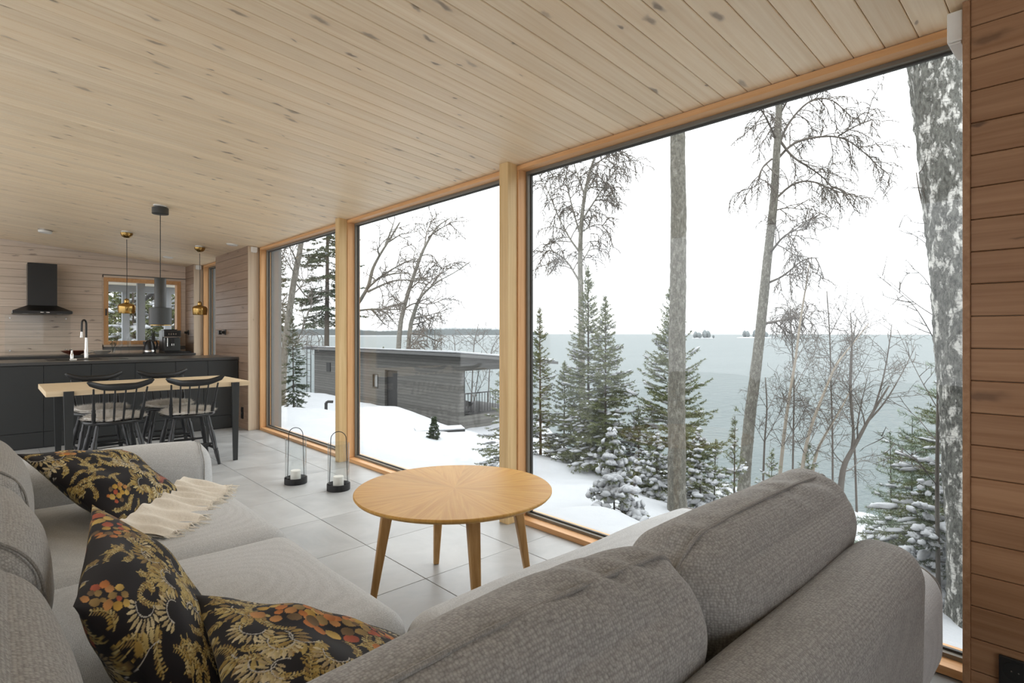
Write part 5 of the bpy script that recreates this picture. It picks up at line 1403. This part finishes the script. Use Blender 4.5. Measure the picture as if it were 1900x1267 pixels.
# --- broadleaved trees
bare_tree('birch', 'straight rough birch trunk standing close outside the big window', [(1256, 960), (1255, 800), (1257, 600), (1259, 400), (1257, 240), (1256, 60)], 6.5, .105, .075, [], 51, mat=M_birch, tn=22, group='birches by the lake', rough=.06)
bare_tree('birch', 'massive old birch trunk against the right wall', [(1806, 1130), (1797, 900), (1786, 650), (1762, 380), (1742, 220), (1728, 60), (1716, -60)], 3.65, .128, .150, [], 52, mat=M_birchold, tn=30, group='birches by the lake', rough=.07)
bare_tree('birch', 'slanted birch with arching bare limbs over the lake', [(1378, 905), (1388, 800), (1402, 690), (1412, 600), (1424, 480), (1436, 380), (1441, 280), (1446, 200), (1452, 90)], 10.2, .112, .045,
    [[(1441, 285), (1455, 240), (1485, 200), (1515, 180), (1548, 186), (1566, 205)], [(1438, 300), (1470, 265), (1510, 254), (1556, 252), (1590, 270), (1640, 318)], [(1556, 252), (1590, 232), (1620, 222)],
     [(1448, 262), (1470, 292), (1505, 312), (1535, 335), (1560, 372)], [(1436, 372), (1470, 340), (1505, 334), (1540, 350), (1575, 362)], [(1433, 392), (1462, 384), (1491, 390)],
     [(1438, 255), (1425, 225), (1410, 198)], [(1432, 295), (1412, 312), (1404, 345), (1390, 350)], [(1428, 470), (1460, 430), (1500, 425)], [(1425, 525), (1455, 512), (1490, 480), (1520, 478)], [(1420, 600), (1460, 592), (1500, 590)], [(1446, 215), (1470, 170), (1500, 120)]],
    53, mat=M_birch, tw=dict(depth=2, dens=9, lf=.62, droop=.40), twr=.0115, limb_r=.030, tn=14, lmat=M_twig, group='birches by the lake')
bare_tree('birch', 'thin tall birch with a fine weeping crown behind the slender spruces', [(1082, 860), (1080, 700), (1078, 560), (1076, 470), (1079, 400), (1090, 330), (1108, 280)], 14.5, .10, .025,
    [[(1077, 470), (1055, 440), (1035, 400), (1015, 350), (1000, 325)], [(1078, 440), (1060, 380), (1050, 330), (1042, 300)], [(1079, 410), (1105, 370), (1125, 340), (1150, 300)], [(1079, 430), (1105, 415), (1130, 420)], [(1077, 490), (1090, 470), (1098, 452), (1095, 425)], [(1074, 520), (1050, 480), (1020, 462), (1010, 470)], [(1084, 360), (1070, 320), (1062, 292)], [(1095, 315), (1120, 292), (1145, 285)], [(1085, 350), (1110, 345), (1140, 360)], [(1100, 295), (1125, 275), (1150, 270)]],
    54, mat=M_birch, tw=dict(depth=2, dens=7.5, lf=.75, droop=.42), twr=.0150, limb_r=.030, lmat=M_grey, group='birches by the lake')
# wind-bent trees behind the cabin
bare_tree('windswept_tree', 'windswept tree behind the cabin, the left of the leaning pair', [(733, 660), (740, 610), (752, 560), (768, 510), (782, 470), (795, 445), (812, 418), (835, 405)], 32.5, .16, .037,
    [[(752, 560), (735, 567), (712, 572)], [(757, 540), (780, 520), (808, 488)], [(770, 505), (765, 485), (772, 460)], [(780, 475), (800, 470), (812, 487)], [(788, 455), (792, 430), (802, 408), (812, 405)], [(795, 440), (815, 425), (842, 411)], [(748, 575), (770, 560), (800, 566), (828, 552)]],
    55, mat=M_grey, tw=dict(depth=2, dens=3.6, lf=1.1, droop=.12), twr=.026, limb_r=.05, lmat=M_twig, group='windswept trees behind the cabin')
bare_tree('windswept_tree', 'windswept tree behind the cabin, the right of the leaning pair', [(752, 660), (758, 615), (770, 575), (778, 553), (792, 538), (815, 520), (840, 508), (872, 486)], 32.5, .15, .037,
    [[(778, 553), (788, 532), (806, 515), (832, 500), (852, 483)], [(770, 590), (795, 585), (824, 577)], [(767, 602), (785, 598), (800, 588)], [(762, 618), (790, 622), (812, 634), (825, 634)], [(756, 645), (766, 640), (772, 632)], [(800, 530), (820, 505), (828, 492)]],
    56, mat=M_grey, tw=dict(depth=2, dens=3.6, lf=1.1, droop=.15), twr=.026, limb_r=.05, lmat=M_twig, group='windswept trees behind the cabin')
bare_tree('windswept_tree', 'leaning tree with long horizontal limbs rising behind the far post', [(648, 645), (650, 600), (656, 575), (668, 558), (685, 530), (690, 500), (705, 472), (722, 446), (742, 412)], 36, .19, .05,
    [[(685, 532), (705, 514), (730, 498), (752, 486), (775, 480)], [(702, 516), (725, 508), (752, 506), (770, 510)], [(683, 541), (710, 528), (735, 519), (772, 520), (800, 519)], [(660, 577), (690, 573), (730, 574), (780, 575)], [(700, 573), (720, 582), (732, 600)], [(690, 573), (705, 592), (716, 604)], [(722, 448), (735, 440), (748, 432)], [(715, 455), (725, 430), (733, 405)], [(704, 474), (700, 462), (706, 456)]],
    57, mat=M_grey, tw=dict(depth=2, dens=2.6, lf=1.35, droop=.08), twr=.031, limb_r=.08, lmat=M_grey, group='windswept trees behind the cabin')
# trees behind the left end
bare_tree('leaning_tree', 'pale leaning trunk behind the dark spruce in the far window', [(520, 760), (526, 680), (534, 600), (545, 520), (556, 470), (562, 430)], 17, .12, .07,
    [[(534, 600), (520, 560), (512, 520)], [(540, 550), (560, 530), (580, 500)], [(548, 510), (530, 480), (515, 450)], [(552, 490), (540, 460), (520, 440)], [(528, 660), (550, 640), (580, 560)], [(545, 520), (575, 560), (590, 540)], [(530, 630), (510, 600), (505, 560)]],
    58, mat=M_grey, tw=dict(depth=2, dens=5, lf=.8, droop=.1), twr=.013, limb_r=.03, lmat=M_grey, group='tall trees beyond the cabin')
for k, (pth, d_, sd, lb) in enumerate((([(872, 675), (878, 640), (884, 620), (888, 600)], 28, 61, 'bare shrub above the right end of the cabin roof'), ([(903, 690), (908, 660), (918, 635), (935, 615)], 27.5, 62, 'bare shrub leaning over the cabin roof beside the post'), ([(805, 670), (808, 640), (806, 615)], 31, 63, 'faint bare shrub behind the middle of the cabin'), ([(850, 672), (845, 640), (840, 620)], 29.5, 68, 'thin bare shrub behind the cabin, left of its roof end'), ([(872, 790), (880, 740), (888, 690), (894, 650)], 28.5, 69, 'bare tree seen through the cabin terrace'))):
    bare_tree('bare_shrub', lb, pth, d_, .04, .012, [[pth[1], (pth[1][0] - 22, pth[2][1]), (pth[1][0] - 36, pth[-1][1] + 5)], [pth[1], (pth[1][0] + 22, pth[2][1] + 4), (pth[1][0] + 34, pth[-1][1] + 8)]], sd, mat=M_twig, tw=dict(depth=2, dens=4.5, lf=.8, droop=.05), twr=.013, limb_r=.022, tn=6, group='shrubs by the cabin', dd=.05)
# birch saplings and alder on the bank
saps = (([(1442, 900), (1452, 830), (1462, 750), (1476, 670), (1484, 600), (1494, 540), (1502, 490)], 9.5, 'pale birch sapling, tallest of those on the bank', 71, True),
        ([(1478, 890), (1492, 840), (1508, 780), (1535, 715), (1548, 680), (1580, 640), (1612, 600)], 9.0, 'pale birch sapling leaning right across the lake', 72, True),
        ([(1500, 885), (1510, 845), (1535, 800), (1560, 760), (1580, 720)], 9.3, 'short pale birch sapling between the taller ones', 73, True),
        ([(1545, 880), (1545, 800), (1542, 720), (1540, 620), (1534, 540)], 10.5, 'thin dark sapling rising straight from the bank', 74, False),
        ([(1470, 890), (1472, 800), (1474, 720), (1470, 640), (1466, 570)], 10.5, 'thin dark sapling behind the pale birch saplings', 75, False),
        ([(1415, 890), (1418, 820), (1424, 760), (1420, 700)], 9.6, 'low dark shrub just right of the slanted birch', 76, False),
        ([(1590, 900), (1585, 800), (1578, 720), (1582, 640), (1578, 580)], 10.0, 'thin dark sapling beside the forked alder', 77, False))
for pth, d_, lb, sd, pale in saps:
    t_, r_ = pth[-1], random.Random(sd); limbs = []
    for q in range(1, len(pth) - 1):
        for s_ in (-1, 1):
            x, y_ = pth[q]; w_ = r_.uniform(22, 52) * (1 - .09 * q)
            limbs.append([(x, y_), (x + s_ * w_ * .5, y_ - w_ * .9), (x + s_ * w_, y_ - w_ * 1.9)])
    bare_tree('birch_sapling', lb, pth, d_, .034 if pale else .02, .008, limbs, sd, mat=M_twigpale if pale else M_twig, tw=dict(depth=2, dens=9, lf=.42, droop=-.05), twr=.0050, limb_r=.012, tn=7, lmat=M_twig, group='saplings on the bank', dd=.10, rough=.02)
bare_tree('forked_alder', 'dark forked alder behind the big back cushion', [(1556, 905), (1562, 870), (1575, 845), (1592, 815), (1605, 790), (1622, 760), (1650, 715)], 8.6, .050, .012,
    [[(1568, 862), (1552, 848), (1542, 830), (1538, 810)], [(1562, 875), (1578, 872), (1600, 850)], [(1580, 838), (1584, 800), (1578, 750), (1576, 700), (1580, 640), (1590, 590)], [(1592, 815), (1590, 790), (1600, 740), (1612, 690)], [(1610, 782), (1640, 750), (1670, 700), (1700, 640)], [(1605, 790), (1600, 760), (1560, 700)], [(1622, 760), (1640, 700), (1650, 640), (1655, 600)]],
    81, mat=M_twig, tw=dict(depth=2, dens=8, lf=.5, droop=0), twr=.0052, limb_r=.020, tn=10, group='saplings on the bank', dd=.10)
bare_tree('bare_shrub', 'fine bare shoots in front of the old birch', [(1742, 1100), (1738, 900), (1742, 700), (1744, 520), (1726, 430), (1708, 370), (1700, 320)], 3.9, .016, .003,
    [[(1744, 520), (1735, 460), (1724, 400), (1702, 310)], [(1740, 590), (1700, 565), (1660, 530), (1636, 510)], [(1742, 560), (1710, 505), (1672, 490)], [(1738, 470), (1705, 440), (1664, 420)], [(1744, 650), (1712, 590), (1690, 560), (1640, 520)], [(1741, 760), (1700, 690), (1660, 600)], [(1740, 820), (1690, 760), (1640, 740)], [(1738, 900), (1690, 840), (1620, 800)], [(1738, 880), (1660, 850), (1600, 840)], [(1735, 500), (1742, 420), (1738, 360)]],
    82, mat=M_twig, tw=dict(depth=1, dens=9, lf=.16, droop=0), twr=.0036, limb_r=.007, tn=6, group='shrubs by the glass', dd=.12, rough=.01)

# ================================================================ PORCH AND WOODS BEYOND THE KITCHEN WINDOW
pr = empty('porch', (1.7, 11.8, 0), 'porch with grey posts outside the kitchen window', 'porch')
M_porch = plain('grey_porch_post', srgb(150, 152, 155), .6); M_soffit = plain('cream_soffit', srgb(209, 198, 178), .7)
build('soffit', MB().box(.2, 2.7, 10.4, 12.6, 2.04, 2.12), M_soffit, pr)
def XY(px, Y): a = (px - 950) / F_PX; return (sT + a * cT) / (cT - a * sT) * Y
for px, Y in ((233, 12.4), (261, 11.2), (311, 12.4)):
    x = XY(px, Y); build('post', MB().box(x - .055, x + .055, Y - .055, Y + .055, -.5, 2.04), M_porch, pr)
build('beam', MB().box(.2, 2.7, 12.34, 12.46, 1.92, 2.04), M_porch, pr)
a, b = Vector((XY(243, 12.9), 12.9, 1.62)), Vector((XY(288, 12.9), 12.9, 2.0))
build('gutter_pipe', MB().tube([tuple(a), tuple(b), tuple(b + Vector((.02, 0, .25)))], .045, 12), M_cabdark, pr, smooth=True)
fd = build('porch_floor', MB().box(.2, 2.7, 10.35, 12.6, -.45, -.2), M_porch, pr)
for k, (px, Y, h_, rd) in enumerate(((215, 19, 5.5, 1.6), (250, 17, 4.6, 1.3), (285, 18, 6.0, 1.6), (322, 16.5, 4.4, 1.3), (300, 21, 7.0, 1.7))):
    spruce('woodland_spruce', ['snowy spruce behind the porch at the left of the kitchen window', 'snowy spruce behind the porch between its two left posts', 'snowy spruce behind the dark pendant lamp, beyond the porch', 'snowy spruce at the right edge of the kitchen window', 'tallest snowy spruce far behind the porch'][k], 0, 0, h_, rd, 90 + k, dens=36, nl=.075, nw=.010, step=.32, per=6, snow=.9, elev=(-15, 30), lat=.16, group='woods beyond the kitchen', xy=(XY(px, Y), Y), clump=2.2)
